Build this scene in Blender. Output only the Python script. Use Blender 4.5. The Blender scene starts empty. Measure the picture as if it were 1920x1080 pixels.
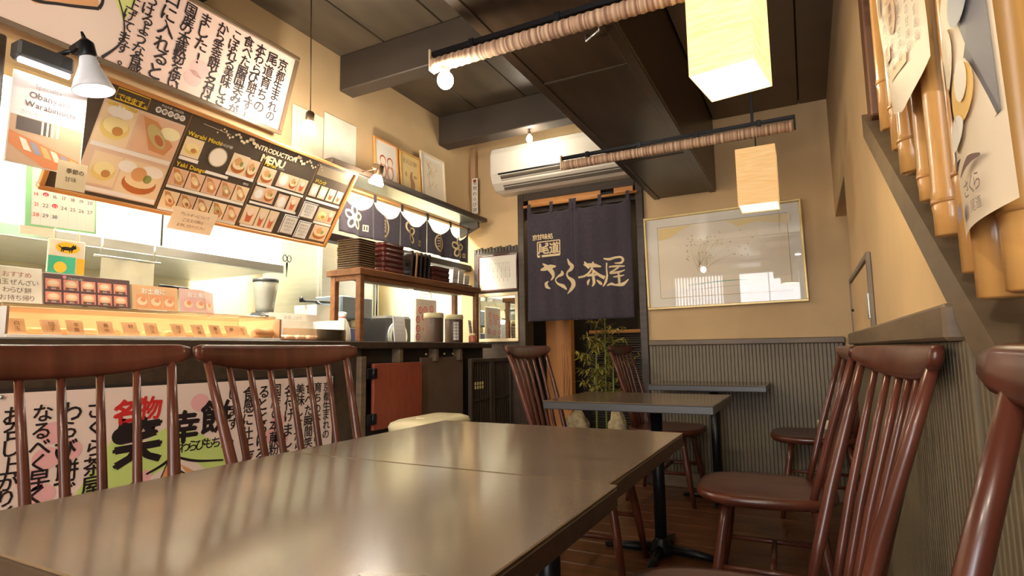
import bpy, bmesh, math, random
from mathutils import Vector, Matrix
random.seed(7)
scene = bpy.context.scene
COL = scene.collection
PI = math.pi

# ---------------------------------------------------------------- camera
YAW, PITCH, ROLL, FPX = math.radians(27.4), math.radians(6.3), math.radians(-0.8), 1062.0
_f = Vector((-math.sin(YAW) * math.cos(PITCH), math.cos(YAW) * math.cos(PITCH), math.sin(PITCH)))
_r = Vector((math.cos(YAW), math.sin(YAW), 0))
_u = _r.cross(_f)
_r, _u = _r * math.cos(ROLL) + _u * math.sin(ROLL), -_r * math.sin(ROLL) + _u * math.cos(ROLL)
cam_data = bpy.data.cameras.new('camera')
cam_data.sensor_width = 36.0
cam_data.lens = FPX / 1920 * 36.0
cam_data.clip_start = 0.02
cam = bpy.data.objects.new('camera', cam_data)
COL.objects.link(cam)
_m = Matrix((_r, _u, -_f)).transposed().to_4x4()
_m.translation = (0, 0, 0.92)
cam.matrix_world = _m
scene.camera = cam

# ---------------------------------------------------------------- view, world, daylight
scene.view_settings.view_transform = 'Standard'
scene.view_settings.look = 'None'
scene.view_settings.exposure = 1.22
scene.view_settings.gamma = 1.0
scene.view_settings.use_curve_mapping = False
world = bpy.data.worlds.new('world')
scene.world = world
world.use_nodes = True
bg = world.node_tree.nodes['Background']
bg.inputs[0].default_value = (0.93, 0.96, 1.0, 1)
bg.inputs[1].default_value = 1.2


def area_light(name, loc, direction, sx, sy, power, color=(1, 1, 1)):
    d = bpy.data.lights.new(name, 'AREA')
    d.shape = 'RECTANGLE'
    d.size, d.size_y, d.energy, d.color = sx, sy, power, color
    o = bpy.data.objects.new(name, d)
    COL.objects.link(o)
    o.location = loc
    o.rotation_euler = Vector(direction).to_track_quat('-Z', 'Y').to_euler()
    return o


# daylight coming in through the shop-front window behind the camera
area_light('window_daylight', (-1.1, -2.78, 1.25), (0, 1, -0.08), 2.3, 2.1, 70, (0.97, 0.98, 1.0))


# ---------------------------------------------------------------- helpers: colour and materials
def lin(c):
    out = []
    for v in c[:3]:
        v /= 255.0
        out.append(v / 12.92 if v <= 0.04045 else ((v + 0.055) / 1.055) ** 2.4)
    return (*out, 1.0)


MATS = {}


def mat(name, color, rough=0.6, metal=0.0, vary=0.12, scale=6.0, stretch=(1, 1, 1), bump=0.0, spec=0.5, coat=0.0,
        color2=None, detail=4.0, emit=0.0, sheen=0.0):
    """principled material with a procedural noise variation of its colour"""
    if name in MATS:
        return MATS[name]
    m = bpy.data.materials.new(name)
    MATS[name] = m
    m.use_nodes = True
    nt = m.node_tree
    b = nt.nodes['Principled BSDF']
    b.inputs['Roughness'].default_value = rough
    b.inputs['Metallic'].default_value = metal
    b.inputs['Specular IOR Level'].default_value = spec
    b.inputs['Coat Weight'].default_value = coat
    b.inputs['Coat Roughness'].default_value = 0.12
    if sheen:
        b.inputs['Sheen Weight'].default_value = sheen
    tc = nt.nodes.new('ShaderNodeTexCoord')
    mp = nt.nodes.new('ShaderNodeMapping')
    mp.inputs['Scale'].default_value = stretch
    nz = nt.nodes.new('ShaderNodeTexNoise')
    nz.inputs['Scale'].default_value = scale
    nz.inputs['Detail'].default_value = detail
    nt.links.new(tc.outputs['Object'], mp.inputs['Vector'])
    nt.links.new(mp.outputs['Vector'], nz.inputs['Vector'])
    ramp = nt.nodes.new('ShaderNodeValToRGB')
    c = lin(color)
    c2 = lin(color2) if color2 else tuple(min(1, v * (1 + vary)) for v in c[:3]) + (1,)
    c1 = c if color2 else tuple(v * (1 - vary) for v in c[:3]) + (1,)
    ramp.color_ramp.elements[0].position = 0.32
    ramp.color_ramp.elements[1].position = 0.68
    ramp.color_ramp.elements[0].color = c1
    ramp.color_ramp.elements[1].color = c2
    nt.links.new(nz.outputs['Fac'], ramp.inputs['Fac'])
    nt.links.new(ramp.outputs['Color'], b.inputs['Base Color'])
    if bump:
        bp = nt.nodes.new('ShaderNodeBump')
        bp.inputs['Strength'].default_value = bump
        bp.inputs['Distance'].default_value = 0.01
        nt.links.new(nz.outputs['Fac'], bp.inputs['Height'])
        nt.links.new(bp.outputs['Normal'], b.inputs['Normal'])
    if emit:
        b.inputs['Emission Strength'].default_value = emit
        nt.links.new(ramp.outputs['Color'], b.inputs['Emission Color'])
    return m


def emis(name, color, strength):
    if name in MATS:
        return MATS[name]
    m = bpy.data.materials.new(name)
    MATS[name] = m
    m.use_nodes = True
    nt = m.node_tree
    nt.nodes.remove(nt.nodes['Principled BSDF'])
    e = nt.nodes.new('ShaderNodeEmission')
    e.inputs[0].default_value = lin(color)
    e.inputs[1].default_value = strength
    nt.links.new(e.outputs[0], nt.nodes['Material Output'].inputs[0])
    return m


def glassy(name, tint=(255, 255, 255), rough=0.02, ior=1.45):
    """thin pane: clear with a Fresnel reflection"""
    if name in MATS:
        return MATS[name]
    m = bpy.data.materials.new(name)
    MATS[name] = m
    m.use_nodes = True
    nt = m.node_tree
    nt.nodes.remove(nt.nodes['Principled BSDF'])
    t = nt.nodes.new('ShaderNodeBsdfTransparent')
    t.inputs[0].default_value = lin(tint)
    g = nt.nodes.new('ShaderNodeBsdfGlossy')
    g.inputs['Roughness'].default_value = rough
    fr = nt.nodes.new('ShaderNodeFresnel')
    fr.inputs[0].default_value = ior
    mx = nt.nodes.new('ShaderNodeMixShader')
    nt.links.new(fr.outputs[0], mx.inputs[0])
    nt.links.new(t.outputs[0], mx.inputs[1])
    nt.links.new(g.outputs[0], mx.inputs[2])
    nt.links.new(mx.outputs[0], nt.nodes['Material Output'].inputs[0])
    return m


def print_mat(name='printed_ink', rough=0.5, coat=0.0):
    if name in MATS:
        return MATS[name]
    m = bpy.data.materials.new(name)
    MATS[name] = m
    m.use_nodes = True
    nt = m.node_tree
    b = nt.nodes['Principled BSDF']
    b.inputs['Roughness'].default_value = rough
    b.inputs['Coat Weight'].default_value = coat
    a = nt.nodes.new('ShaderNodeVertexColor')
    a.layer_name = 'Col'
    nt.links.new(a.outputs['Color'], b.inputs['Base Color'])
    return m


# ---------------------------------------------------------------- helpers: objects
def obj(name, me, m, parent=None):
    o = bpy.data.objects.new(name, me)
    COL.objects.link(o)
    if m is not None and len(me.materials) == 0:
        me.materials.append(m)
    if parent is not None:
        o.parent = parent
    return o


def tag(o, label=None, cat=None, group=None, kind=None):
    if label: o['label'] = label
    if cat: o['category'] = cat
    if group: o['group'] = group
    if kind: o['kind'] = kind
    return o


def thing(name, label, cat, loc=(0, 0, 0), rz=0.0, group=None, mtx=None):
    o = bpy.data.objects.new(name, None)
    o.empty_display_size = 0.05
    COL.objects.link(o)
    if mtx is not None:
        o.matrix_world = mtx
    else:
        o.location = loc
        o.rotation_euler = (0, 0, rz)
    return tag(o, label, cat, group)


def frame(origin, u, v):
    u = Vector(u).normalized()
    v = Vector(v).normalized()
    n = u.cross(v)
    m = Matrix((u, v, n)).transposed().to_4x4()
    m.translation = origin
    return m


def copy_tree(src, loc, rz, label=None, group=None):
    def rec(s, par):
        c = s.copy()
        COL.objects.link(c)
        c.parent = par
        for ch in list(s.children):
            rec(ch, c)
        return c
    r = rec(src, None)
    r.location = loc
    r.rotation_euler = (0, 0, rz)
    if label: r['label'] = label
    if group: r['group'] = group
    return r


class MB:
    """collects shapes into one mesh"""
    def __init__(s):
        s.v, s.f, s.sm = [], [], []

    def add(s, vs, fs, smooth=False):
        b = len(s.v)
        s.v.extend([tuple(p) for p in vs])
        s.f.extend([tuple(i + b for i in f) for f in fs])
        s.sm.extend([smooth] * len(fs))
        return s

    def box(s, x0, x1, y0, y1, z0, z1, c=0.0):
        x0, x1 = min(x0, x1), max(x0, x1)
        y0, y1 = min(y0, y1), max(y0, y1)
        z0, z1 = min(z0, z1), max(z0, z1)
        if c <= 0:
            vs = [(x, y, z) for z in (z0, z1) for y in (y0, y1) for x in (x0, x1)]
            fs = [(0, 2, 3, 1), (4, 5, 7, 6), (0, 1, 5, 4), (2, 6, 7, 3), (0, 4, 6, 2), (1, 3, 7, 5)]
            return s.add(vs, fs)
        c = min(c, 0.49 * min(x1 - x0, y1 - y0, z1 - z0))
        vs, idx = [], {}
        for ix, X in ((0, (x0, 1)), (1, (x1, -1))):
            for iy, Y in ((0, (y0, 1)), (1, (y1, -1))):
                for iz, Z in ((0, (z0, 1)), (1, (z1, -1))):
                    idx[ix, iy, iz, 0] = len(vs); vs.append((X[0], Y[0] + Y[1] * c, Z[0] + Z[1] * c))
                    idx[ix, iy, iz, 1] = len(vs); vs.append((X[0] + X[1] * c, Y[0], Z[0] + Z[1] * c))
                    idx[ix, iy, iz, 2] = len(vs); vs.append((X[0] + X[1] * c, Y[0] + Y[1] * c, Z[0]))
        I = lambda *a: idx[a]
        fs = []
        for k in (0, 1):
            q = [I(k, 0, 0, 0), I(k, 1, 0, 0), I(k, 1, 1, 0), I(k, 0, 1, 0)]; fs.append(q if k else q[::-1])
            q = [I(0, k, 0, 1), I(1, k, 0, 1), I(1, k, 1, 1), I(0, k, 1, 1)]; fs.append(q[::-1] if k else q)
            q = [I(0, 0, k, 2), I(1, 0, k, 2), I(1, 1, k, 2), I(0, 1, k, 2)]; fs.append(q if k else q[::-1])
        for a in (0, 1):
            for b2 in (0, 1):
                fl = (a + b2) % 2
                q = [I(a, b2, 0, 0), I(a, b2, 1, 0), I(a, b2, 1, 1), I(a, b2, 0, 1)]; fs.append(q[::-1] if fl else q)
                q = [I(a, 0, b2, 2), I(a, 1, b2, 2), I(a, 1, b2, 0), I(a, 0, b2, 0)]; fs.append(q if not fl else q[::-1])
                q = [I(0, a, b2, 1), I(1, a, b2, 1), I(1, a, b2, 2), I(0, a, b2, 2)]; fs.append(q if not fl else q[::-1])
        for a in (0, 1):
            for b2 in (0, 1):
                for d in (0, 1):
                    q = [I(a, b2, d, 0), I(a, b2, d, 1), I(a, b2, d, 2)]
                    fs.append(q if (a + b2 + d) % 2 else q[::-1])
        return s.add(vs, fs)

    def tube(s, pts, rad, n=10, cap=True, smooth=True):
        pts = [Vector(p) for p in pts]
        if not isinstance(rad, (list, tuple)):
            rad = [rad] * len(pts)
        rings, ref = [], None
        for i, p in enumerate(pts):
            t = (pts[min(i + 1, len(pts) - 1)] - pts[max(i - 1, 0)]).normalized()
            if ref is None:
                ref = t.orthogonal().normalized()
            a = (ref - t * ref.dot(t)).normalized()
            ref = a
            b = t.cross(a)
            rings.append([p + (a * math.cos(2 * PI * k / n) + b * math.sin(2 * PI * k / n)) * rad[i] for k in range(n)])
        vs = [q for r in rings for q in r]
        fs = []
        for i in range(len(rings) - 1):
            for k in range(n):
                a, b = i * n + k, i * n + (k + 1) % n
                fs.append((a, b, b + n, a + n))
        s.add(vs, fs, smooth)
        if cap:
            b0 = len(s.v) - len(vs)
            s.f.append(tuple(b0 + k for k in reversed(range(n)))); s.sm.append(False)
            s.f.append(tuple(b0 + (len(rings) - 1) * n + k for k in range(n))); s.sm.append(False)
        return s

    def lathe(s, prof, n=24, c=(0, 0, 0), smooth=True, sx=1.0, sy=1.0, axis='z'):
        vs, fs = [], []
        for r, z in prof:
            for k in range(n):
                a = 2 * PI * k / n
                p = (r * math.cos(a) * sx, r * math.sin(a) * sy, z)
                if axis == 'x': p = (p[2], p[0], p[1])
                if axis == 'y': p = (p[1], p[2], p[0])
                vs.append((p[0] + c[0], p[1] + c[1], p[2] + c[2]))
        for i in range(len(prof) - 1):
            for k in range(n):
                a, b = i * n + k, i * n + (k + 1) % n
                fs.append((a, b, b + n, a + n))
        fs.append(tuple(reversed(range(n))))
        fs.append(tuple((len(prof) - 1) * n + k for k in range(n)))
        return s.add(vs, fs, smooth)

    def prism(s, poly, axis, a, b):
        """polygon (2D, ccw) extruded along axis from a to b; axis x: (y,z), y: (x,z), z: (x,y)"""
        n = len(poly)
        def P(q, t):
            return {'x': (t, q[0], q[1]), 'y': (q[0], t, q[1]), 'z': (q[0], q[1], t)}[axis]
        vs = [P(q, a) for q in poly] + [P(q, b) for q in poly]
        fs = [tuple(reversed(range(n))), tuple(range(n, 2 * n))]
        fs += [(k, (k + 1) % n, n + (k + 1) % n, n + k) for k in range(n)]
        if axis == 'y':
            fs = [tuple(reversed(f)) for f in fs]
        return s.add(vs, fs)

    def grid(s, fn, nu, nv, smooth=True):
        vs = [fn(i / nu, j / nv) for j in range(nv + 1) for i in range(nu + 1)]
        fs = [(j * (nu + 1) + i, j * (nu + 1) + i + 1, (j + 1) * (nu + 1) + i + 1, (j + 1) * (nu + 1) + i)
              for j in range(nv) for i in range(nu)]
        return s.add(vs, fs, smooth)

    def mesh(s, name='mesh'):
        me = bpy.data.meshes.new(name)
        me.from_pydata(s.v, [], s.f)
        me.polygons.foreach_set('use_smooth', s.sm)
        me.update()
        return me

    def build(s, name, m, parent=None):
        return obj(name, s.mesh(name), m, parent)


def struct(name, mb, m, parent=None, label=None):
    o = mb.build(name, m, parent)
    if parent is None:
        o['kind'] = 'structure'
    if label:
        o['label'] = label
    return o


# ---------------------------------------------------------------- helpers: flat print (lettering, pictures)
GLYPH = {}


def glyph(ch, off):
    key = (ch, off)
    if key in GLYPH:
        return GLYPH[key]
    cu = bpy.data.curves.new('glyph', 'FONT')
    cu.body = ch
    cu.size = 1.0
    cu.offset = off
    cu.resolution_u = 2
    cu.align_x = 'CENTER'
    cu.align_y = 'CENTER'
    ob = bpy.data.objects.new('glyph', cu)
    me = ob.to_mesh()
    vs = [(v.co.x, v.co.y) for v in me.vertices]
    fs = [tuple(p.vertices) for p in me.polygons]
    ob.to_mesh_clear()
    bpy.data.objects.remove(ob)
    bpy.data.curves.remove(cu)
    if vs:
        cx = (min(v[0] for v in vs) + max(v[0] for v in vs)) / 2
        w = max(v[0] for v in vs) - min(v[0] for v in vs)
        cy = (min(v[1] for v in vs) + max(v[1] for v in vs)) / 2
        if ord(ch) > 0x2E7F and ch not in '、。!':
            vs = [(a - cx, b - cy) for a, b in vs]
        else:
            vs = [(a - cx, b) for a, b in vs]
    else:
        w = 0.3
    GLYPH[key] = (vs, fs, w)
    return GLYPH[key]


class Art:
    """coloured flat print: u to the right, v up, thin layers"""
    STEP = 0.0004

    def __init__(s, z0=0.0006):
        s.v, s.f, s.c, s.z = [], [], [], z0

    def _add(s, vs, fs, col, z=None):
        b = len(s.v)
        zz = s.z if z is None else z
        s.v.extend([(p[0], p[1], zz) for p in vs])
        s.f.extend([tuple(i + b for i in f) for f in fs])
        s.c.extend([lin(col)] * len(fs))

    def up(s, k=1):
        s.z += s.STEP * k
        return s

    def poly(s, pts, col):
        s._add(pts, [tuple(range(len(pts)))], col)

    def rect(s, x0, y0, x1, y1, col):
        s._add([(x0, y0), (x1, y0), (x1, y1), (x0, y1)], [(0, 1, 2, 3)], col)

    def ell(s, cx, cy, rx, ry, col, n=18, rot=0.0):
        c, sn = math.cos(rot), math.sin(rot)
        pts = []
        for k in range(n):
            a, b = rx * math.cos(2 * PI * k / n), ry * math.sin(2 * PI * k / n)
            pts.append((cx + a * c - b * sn, cy + a * sn + b * c))
        s.poly(pts, col)

    def stroke(s, pts, w, col, closed=False):
        """brush line of varying width"""
        n = len(pts)
        if not isinstance(w, (list, tuple)):
            w = [w] * n
        L, R = [], []
        for i in range(n):
            a = pts[(i - 1) % n] if (closed or i > 0) else pts[i]
            b = pts[(i + 1) % n] if (closed or i < n - 1) else pts[i]
            dx, dy = b[0] - a[0], b[1] - a[1]
            d = math.hypot(dx, dy) or 1
            nx, ny = -dy / d * w[i] / 2, dx / d * w[i] / 2
            L.append((pts[i][0] + nx, pts[i][1] + ny)); R.append((pts[i][0] - nx, pts[i][1] - ny))
        m = n if closed else n - 1
        fs = [(n + i, n + (i + 1) % n, (i + 1) % n, i) for i in range(m)]
        s._add(L + R, fs, col)

    def brush(s, pts, w, col, k=6):
        """smooth brush line through points (Catmull-Rom)"""
        P, W = [], []
        n = len(pts)
        for i in range(n - 1):
            p0, p1, p2, p3 = pts[max(i - 1, 0)], pts[i], pts[i + 1], pts[min(i + 2, n - 1)]
            for t in range(k):
                t /= k
                q = [0.5 * (2 * p1[d] + (p2[d] - p0[d]) * t + (2 * p0[d] - 5 * p1[d] + 4 * p2[d] - p3[d]) * t * t
                     + (3 * p1[d] - p0[d] - 3 * p2[d] + p3[d]) * t ** 3) for d in (0, 1)]
                P.append(tuple(q)); W.append(w[i] * (1 - t) + w[i + 1] * t)
        P.append(pts[-1]); W.append(w[-1])
        s.stroke(P, W, col)

    def ch(s, c, x, y, size, col, off=0.0, rot=0.0, sx=1.0, sy=1.0):
        vs, fs, w = glyph(c, 0.0)
        if not vs:
            return
        cc, sn = math.cos(rot), math.sin(rot)
        q = [((a * cc * sx - b * sn * sy) * size + x, (a * sn * sx + b * cc * sy) * size + y) for a, b in vs]
        if off <= 0.011:
            s._add(q, fs, col)
            return
        d, z = off * size, s.z
        for k, (dx, dy) in enumerate(((1, 0.3), (-0.3, 1), (-1, -0.3), (0.3, -1))):      # heavier brush
            s._add([(a + dx * d, b + dy * d) for a, b in q], fs, col, z + k * 0.00004)

    def text(s, t, x, y, size, col, off=0.0, align='c', sp=1.0, sx=1.0):
        ws = []
        for c in t:
            g = glyph(c, 0.0)
            ws.append((g[2] + 0.09) * size * sp * sx)
        tot = sum(ws)
        p = x - (tot / 2 if align == 'c' else 0)
        for c, w in zip(t, ws):
            s.ch(c, p + w / 2, y, size, col, off, sx=sx)
            p += w
        return tot

    def column(s, t, x, y, size, pitch, col, off=0.015, jit=0.0, sx=1.0, sy=1.0):
        """vertical line of writing, top character centred at (x, y)"""
        for i, c in enumerate(t):
            j = jit
            s.ch(c, x + random.uniform(-j, j) * size, y - i * pitch + random.uniform(-j, j) * size,
                 size * random.uniform(1 - j, 1 + j), col, off, random.uniform(-j, j) * 0.9, sx, sy)

    def build(s, name, parent=None, m=None, warp=None):
        me = bpy.data.meshes.new(name)
        vs = s.v if warp is None else [warp(*p) for p in s.v]
        me.from_pydata(vs, [], s.f)
        at = me.color_attributes.new('Col', 'FLOAT_COLOR', 'CORNER')
        data = []
        for f, c in zip(s.f, s.c):
            data.extend(list(c) * len(f))
        at.data.foreach_set('color', data)
        me.update()
        return obj(name, me, m or print_mat(), parent)


def frame_border(mb, w, h, t, d, z0=0.0):
    """mitre-like picture frame around 0..w x 0..h in local u, v; t bar width, d depth"""
    mb.box(0, w, 0, t, z0, z0 + d, 0.003)
    mb.box(0, w, h - t, h, z0, z0 + d, 0.003)
    mb.box(0, t, t, h - t, z0, z0 + d, 0.003)
    mb.box(w - t, w, t, h - t, z0, z0 + d, 0.003)
    return mb

# ================================================================ materials
plaster = mat('ochre_plaster', (212, 180, 134), 0.85, vary=0.06, scale=3.5, bump=0.12, detail=8)
plaster_warm = mat('kitchen_cream_wall', (232, 222, 190), 0.7, vary=0.04, scale=2)
darkwood = mat('dark_stained_wood', (66, 52, 40), 0.42, vary=0.22, scale=5, stretch=(1, 8, 8), bump=0.05)
ceilwood = mat('dark_ceiling_board', (84, 72, 56), 0.5, vary=0.28, scale=2.2, stretch=(3, 1, 3), bump=0.04)
beamwood = mat('near_black_beam', (72, 62, 52), 0.5, vary=0.12, scale=3)
ductwood = mat('brown_boxing_wood', (58, 43, 31), 0.34, vary=0.25, scale=3, stretch=(6, 1, 6), bump=0.03)
railwood = mat('grey_brown_rail', (112, 94, 72), 0.45, vary=0.18, scale=4, stretch=(2, 2, 10))
slatwood = mat('olive_brown_slat', (116, 104, 82), 0.5, vary=0.3, scale=3, stretch=(9, 9, 1), bump=0.05)
slatback = mat('slat_groove', (62, 52, 40), 0.8)
floorwood = mat('brown_floor_wood', (96, 60, 34), 0.32, vary=0.28, scale=4, stretch=(1, 8, 8), bump=0.03)
redwood = mat('mahogany_stain', (86, 44, 31), 0.3, vary=0.3, scale=5, stretch=(1, 6, 1), coat=0.12)
tablewood = mat('dark_brown_table_top', (104, 86, 66), 0.24, vary=0.16, scale=3.0, stretch=(1, 5, 1), spec=0.8, coat=0.35)
tableedge = mat('slate_table_edge', (74, 74, 76), 0.35, vary=0.1)
blackmetal = mat('black_metal', (28, 29, 32), 0.35, metal=0.4, vary=0.1)
steel = mat('brushed_steel', (186, 190, 186), 0.28, metal=0.9, vary=0.06, scale=3, stretch=(1, 1, 14))
orangewood = mat('orange_pine', (206, 142, 78), 0.4, vary=0.16, scale=6, stretch=(1, 1, 8))
shelfwood = mat('warm_brown_shelf_wood', (130, 84, 48), 0.4, vary=0.25, scale=6, stretch=(8, 1, 8))
white_plastic = mat('white_plastic', (228, 218, 200), 0.35, vary=0.03)
cream_plastic = mat('cream_plastic', (236, 222, 176), 0.4, vary=0.03)
paper = mat('white_paper', (240, 232, 216), 0.7, vary=0.03)
greypaper = mat('pale_mat_board', (244, 236, 218), 0.7, vary=0.03)
navy = mat('indigo_cotton', (60, 51, 60), 0.85, vary=0.14, scale=40, bump=0.06, sheen=0.2)
goldframe = mat('pale_gold_frame', (222, 196, 134), 0.35, metal=0.25, vary=0.08)
glass = glassy('clear_glass')
acrylic = glassy('acrylic_sheet', (255, 240, 225), 0.05)

# ================================================================ the setting
YB, XR, XL, ZC = 4.0, 0.200, -2.43, 2.725

# floor: base slab and boards
fl = struct('floor', MB().box(-4.3, 1.2, -2.7, 5.1, -0.12, -0.022), slatback)
pb = MB().box(-4.3, 0, 0, 0.1475, 0, 0.022, 0.003).mesh('floor_board')
pb.materials.append(floorwood)
n = 0
for k in range(52):
    y = -2.7 + k * 0.15
    off = [0.0, 0.9, 0.4, 1.3][k % 4]
    o = obj('floor_board', pb, None, fl); o.location = (1.15 - off - 0.001, y, -0.022); n += 1
    if off:
        o.location.x = 1.15 - off
        sb = MB().box(0, off - 0.002, 0, 0.1475, 0, 0.022, 0.003).build('floor_board', floorwood, fl)
        sb.location = (1.15 - off + 0.001, y, -0.022)

# back wall around the doorway (opening x -1.97..-1.03, top 2.13)
bw = MB()
bw.box(-2.55, -1.985, YB, YB + 0.12, 0, ZC)
bw.box(-1.015, 1.1, YB, YB + 0.12, 0, ZC)
bw.box(-1.985, -1.015, YB, YB + 0.12, 2.145, ZC)
struct('wall_back', bw, plaster)
# kitchen shell
struct('wall_kitchen_back', MB().box(-4.15, -4.05, -0.3, 4.1, 0, 2.45), plaster_warm)
struct('wall_kitchen_end', MB().box(-4.05, -2.551, YB, YB + 0.1, 0, 2.45), plaster_warm)
struct('wall_kitchen_near', MB().box(-4.05, -2.551, -0.3, -0.2, 0, 2.45), plaster_warm)
struct('ceiling_kitchen', MB().box(-4.15, -2.551, -0.3, 4.1, 2.45, 2.55), plaster_warm)
# hanging wall above the counter
lw = MB()
lw.box(-2.55, XL, -2.6, YB, 1.95, ZC)
struct('wall_left', lw, plaster)
struct('wall_left_low', MB().box(-2.55, XL, -2.6, 0.24, 0, 1.95), plaster)
# right wall: plaster above the rail, cut by the stair string and the opening near the corner
def string_z(y):            # top line of the stair string
    return 0.922 + (y - 0.8075) * 0.616
rw = MB()
rw.prism([(0.892, 0.974), (3.03, 0.974), (3.03, 1.72), (YB, 1.72), (YB, 2.6), (1.795, 2.6), (1.795, string_z(1.795))], 'x', XR, XR + 0.07)
rw.box(XR, XR + 0.07, 0.2, 3.03, 0, 0.60)
rw.prism([(0.89, 0.6), (3.03, 0.6), (3.03, 0.974), (0.89, 0.974), (0.45, 0.66), (0.36, 0.6)], 'x', XR, XR + 0.07)
rw.box(XR, XR + 0.07, -2.6, -0.4, 0, 2.6)
struct('wall_right', rw, plaster)
struct('wall_recess', MB().box(1.0, 1.1, 2.93, YB, 0, 2.6), plaster)
struct('wall_recess_side', MB().box(XR + 0.071, 1.0, 2.93, 3.03, 0, 2.6), plaster)
struct('wall_stair', MB().box(1.0, 1.1, -2.6, 2.6, 0, 2.6), mat('stairwell_brown', (104, 76, 52), 0.6, vary=0.15, scale=2))
struct('wall_stair_end', MB().box(XR + 0.071, 1.0, 2.3, 2.36, 0, 2.6), MATS['stairwell_brown'])
# front wall behind the camera with the shop window
fw = MB()
fw.box(-2.55, -2.15, -2.7, -2.6, 0, ZC); fw.box(0.0, 1.1, -2.7, -2.6, 0, ZC)
fw.box(-2.15, 0.0, -2.7, -2.6, 2.25, ZC); fw.box(-2.15, 0.0, -2.7, -2.6, 0, 0.25)
struct('wall_front', fw, plaster)
win = struct('window_1', frame_border(MB(), 2.15, 2.0, 0.06, 0.05), darkwood)
win.matrix_world = frame((0.0, -2.62, 0.25), (-1, 0, 0), (0, 0, 1))
for k in range(2):
    MB().box(0.06 + k * 0.47, 0.52 + k * 0.47, 0.06, 1.94, 0.018, 0.022).build('pane', glass, win)
MB().box(1.27, 2.09, 0.06, 1.94, 0.018, 0.022).build('pane', glass, win)
MB().box(0.52, 0.53, 0.06, 1.94, 0.0, 0.04).build('mullion', darkwood, win)
MB().box(0.99, 1.27, 0.0, 2.0, -0.02, 0.05).build('pier', plaster, win)
for k in range(15):
    x = 1.285 + k * 0.054
    MB().box(x, x + 0.026, 0.06, 1.94, 0.03, 0.05).build('lattice_bar', orangewood, win)

# ceiling boards and beams
ce = struct('ceiling', MB().box(-2.55, 1.1, -2.7, YB + 0.1, ZC + 0.021, ZC + 0.1), slatback)
for k in range(6):
    x0 = -2.50 + k * 0.41
    MB().box(x0 + 0.003, x0 + 0.407, -2.6, YB, ZC, ZC + 0.022, 0.004).build('ceiling_board', ceilwood, ce)
so = struct('ceiling_soffit', MB().box(-0.49, 1.1, -2.6, YB, 2.515, 2.60), slatback)
for k in range(3):
    x0 = -0.488 + k * 0.53
    MB().box(x0 + 0.003, x0 + 0.527, -2.6, YB, 2.485, 2.516, 0.004).build('ceiling_board', mat('grey_brown_soffit', (112, 94, 74), 0.55, vary=0.15, scale=2), so)
for i, (y0, y1, d) in enumerate(((1.37, 1.50, 0), (2.443, 2.558, 0), (3.489, 3.622, 0), (0.3, 0.42, 0))):
    struct('trim_%d' % (i + 1), MB().box(XL, -0.92, y0, y1, 2.50, ZC, 0.006), beamwood, label='black ceiling beam running out from the counter wall')
# boxed-in duct running down the middle of the ceiling
du = thing('boxed_duct', 'large dark brown boxed-in duct running along the ceiling to the back wall', 'duct', (-0.705, 2.1, 1.985))
MB().box(-0.215, 0.215, -2.3, 1.9, 0, 0.74, 0.008).build('casing', ductwood, du)
for x in (-0.19, 0.19):
    MB().box(x - 0.02, x + 0.02, -2.3, 1.9, -0.006, 0.004, 0.002).build('edge_strip', ductwood, du)
for y in (-1.2, -0.1, 1.0):
    MB().box(-0.205, 0.205, y - 0.006, y + 0.006, -0.003, 0.003).build('joint_cover', slatback, du)
MB().tube([(0.10, -0.36, -0.002), (0.10, -0.36, -0.022), (0.16, -0.40, -0.022), (0.16, -0.40, -0.002)], 0.004, 8).build('hook', steel, du)
struct('trim_5', MB().box(-1.0, -0.95, -2.6, 3.489, ZC - 0.035, ZC + 0.001, 0.004), beamwood, label='thin dark batten along the duct')

# doorway frame
dj = MB()
struct('door_1', MB().box(-2.0, -1.945, YB - 0.03, YB + 0.12, 0, 2.16, 0.004), darkwood, label='dark wooden door frame around the navy curtain')
D1 = bpy.data.objects['door_1']
MB().box(-1.045, -0.99, YB - 0.03, YB + 0.12, 0, 2.16, 0.004).build('jamb', darkwood, D1)
MB().box(-1.945, -1.045, YB - 0.03, YB + 0.12, 2.10, 2.16, 0.004).build('head', darkwood, D1)
MB().box(-1.945, -1.045, YB + 0.06, YB + 0.11, 2.02, 2.10).build('transom', darkwood, D1)
# corridor seen under the curtain
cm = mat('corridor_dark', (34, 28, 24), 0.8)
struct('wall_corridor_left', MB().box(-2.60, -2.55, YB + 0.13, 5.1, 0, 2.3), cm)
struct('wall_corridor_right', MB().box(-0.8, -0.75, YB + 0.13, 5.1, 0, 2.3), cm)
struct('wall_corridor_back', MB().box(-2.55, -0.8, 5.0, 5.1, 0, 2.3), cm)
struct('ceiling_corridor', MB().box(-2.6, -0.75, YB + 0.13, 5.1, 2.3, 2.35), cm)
struct('floor_corridor', MB().box(-2.55, -0.8, 4.15, 5.0, 0, 0.16), mat('corridor_gravel', (78, 70, 58), 0.9, vary=0.4, scale=60, bump=0.4))

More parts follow.
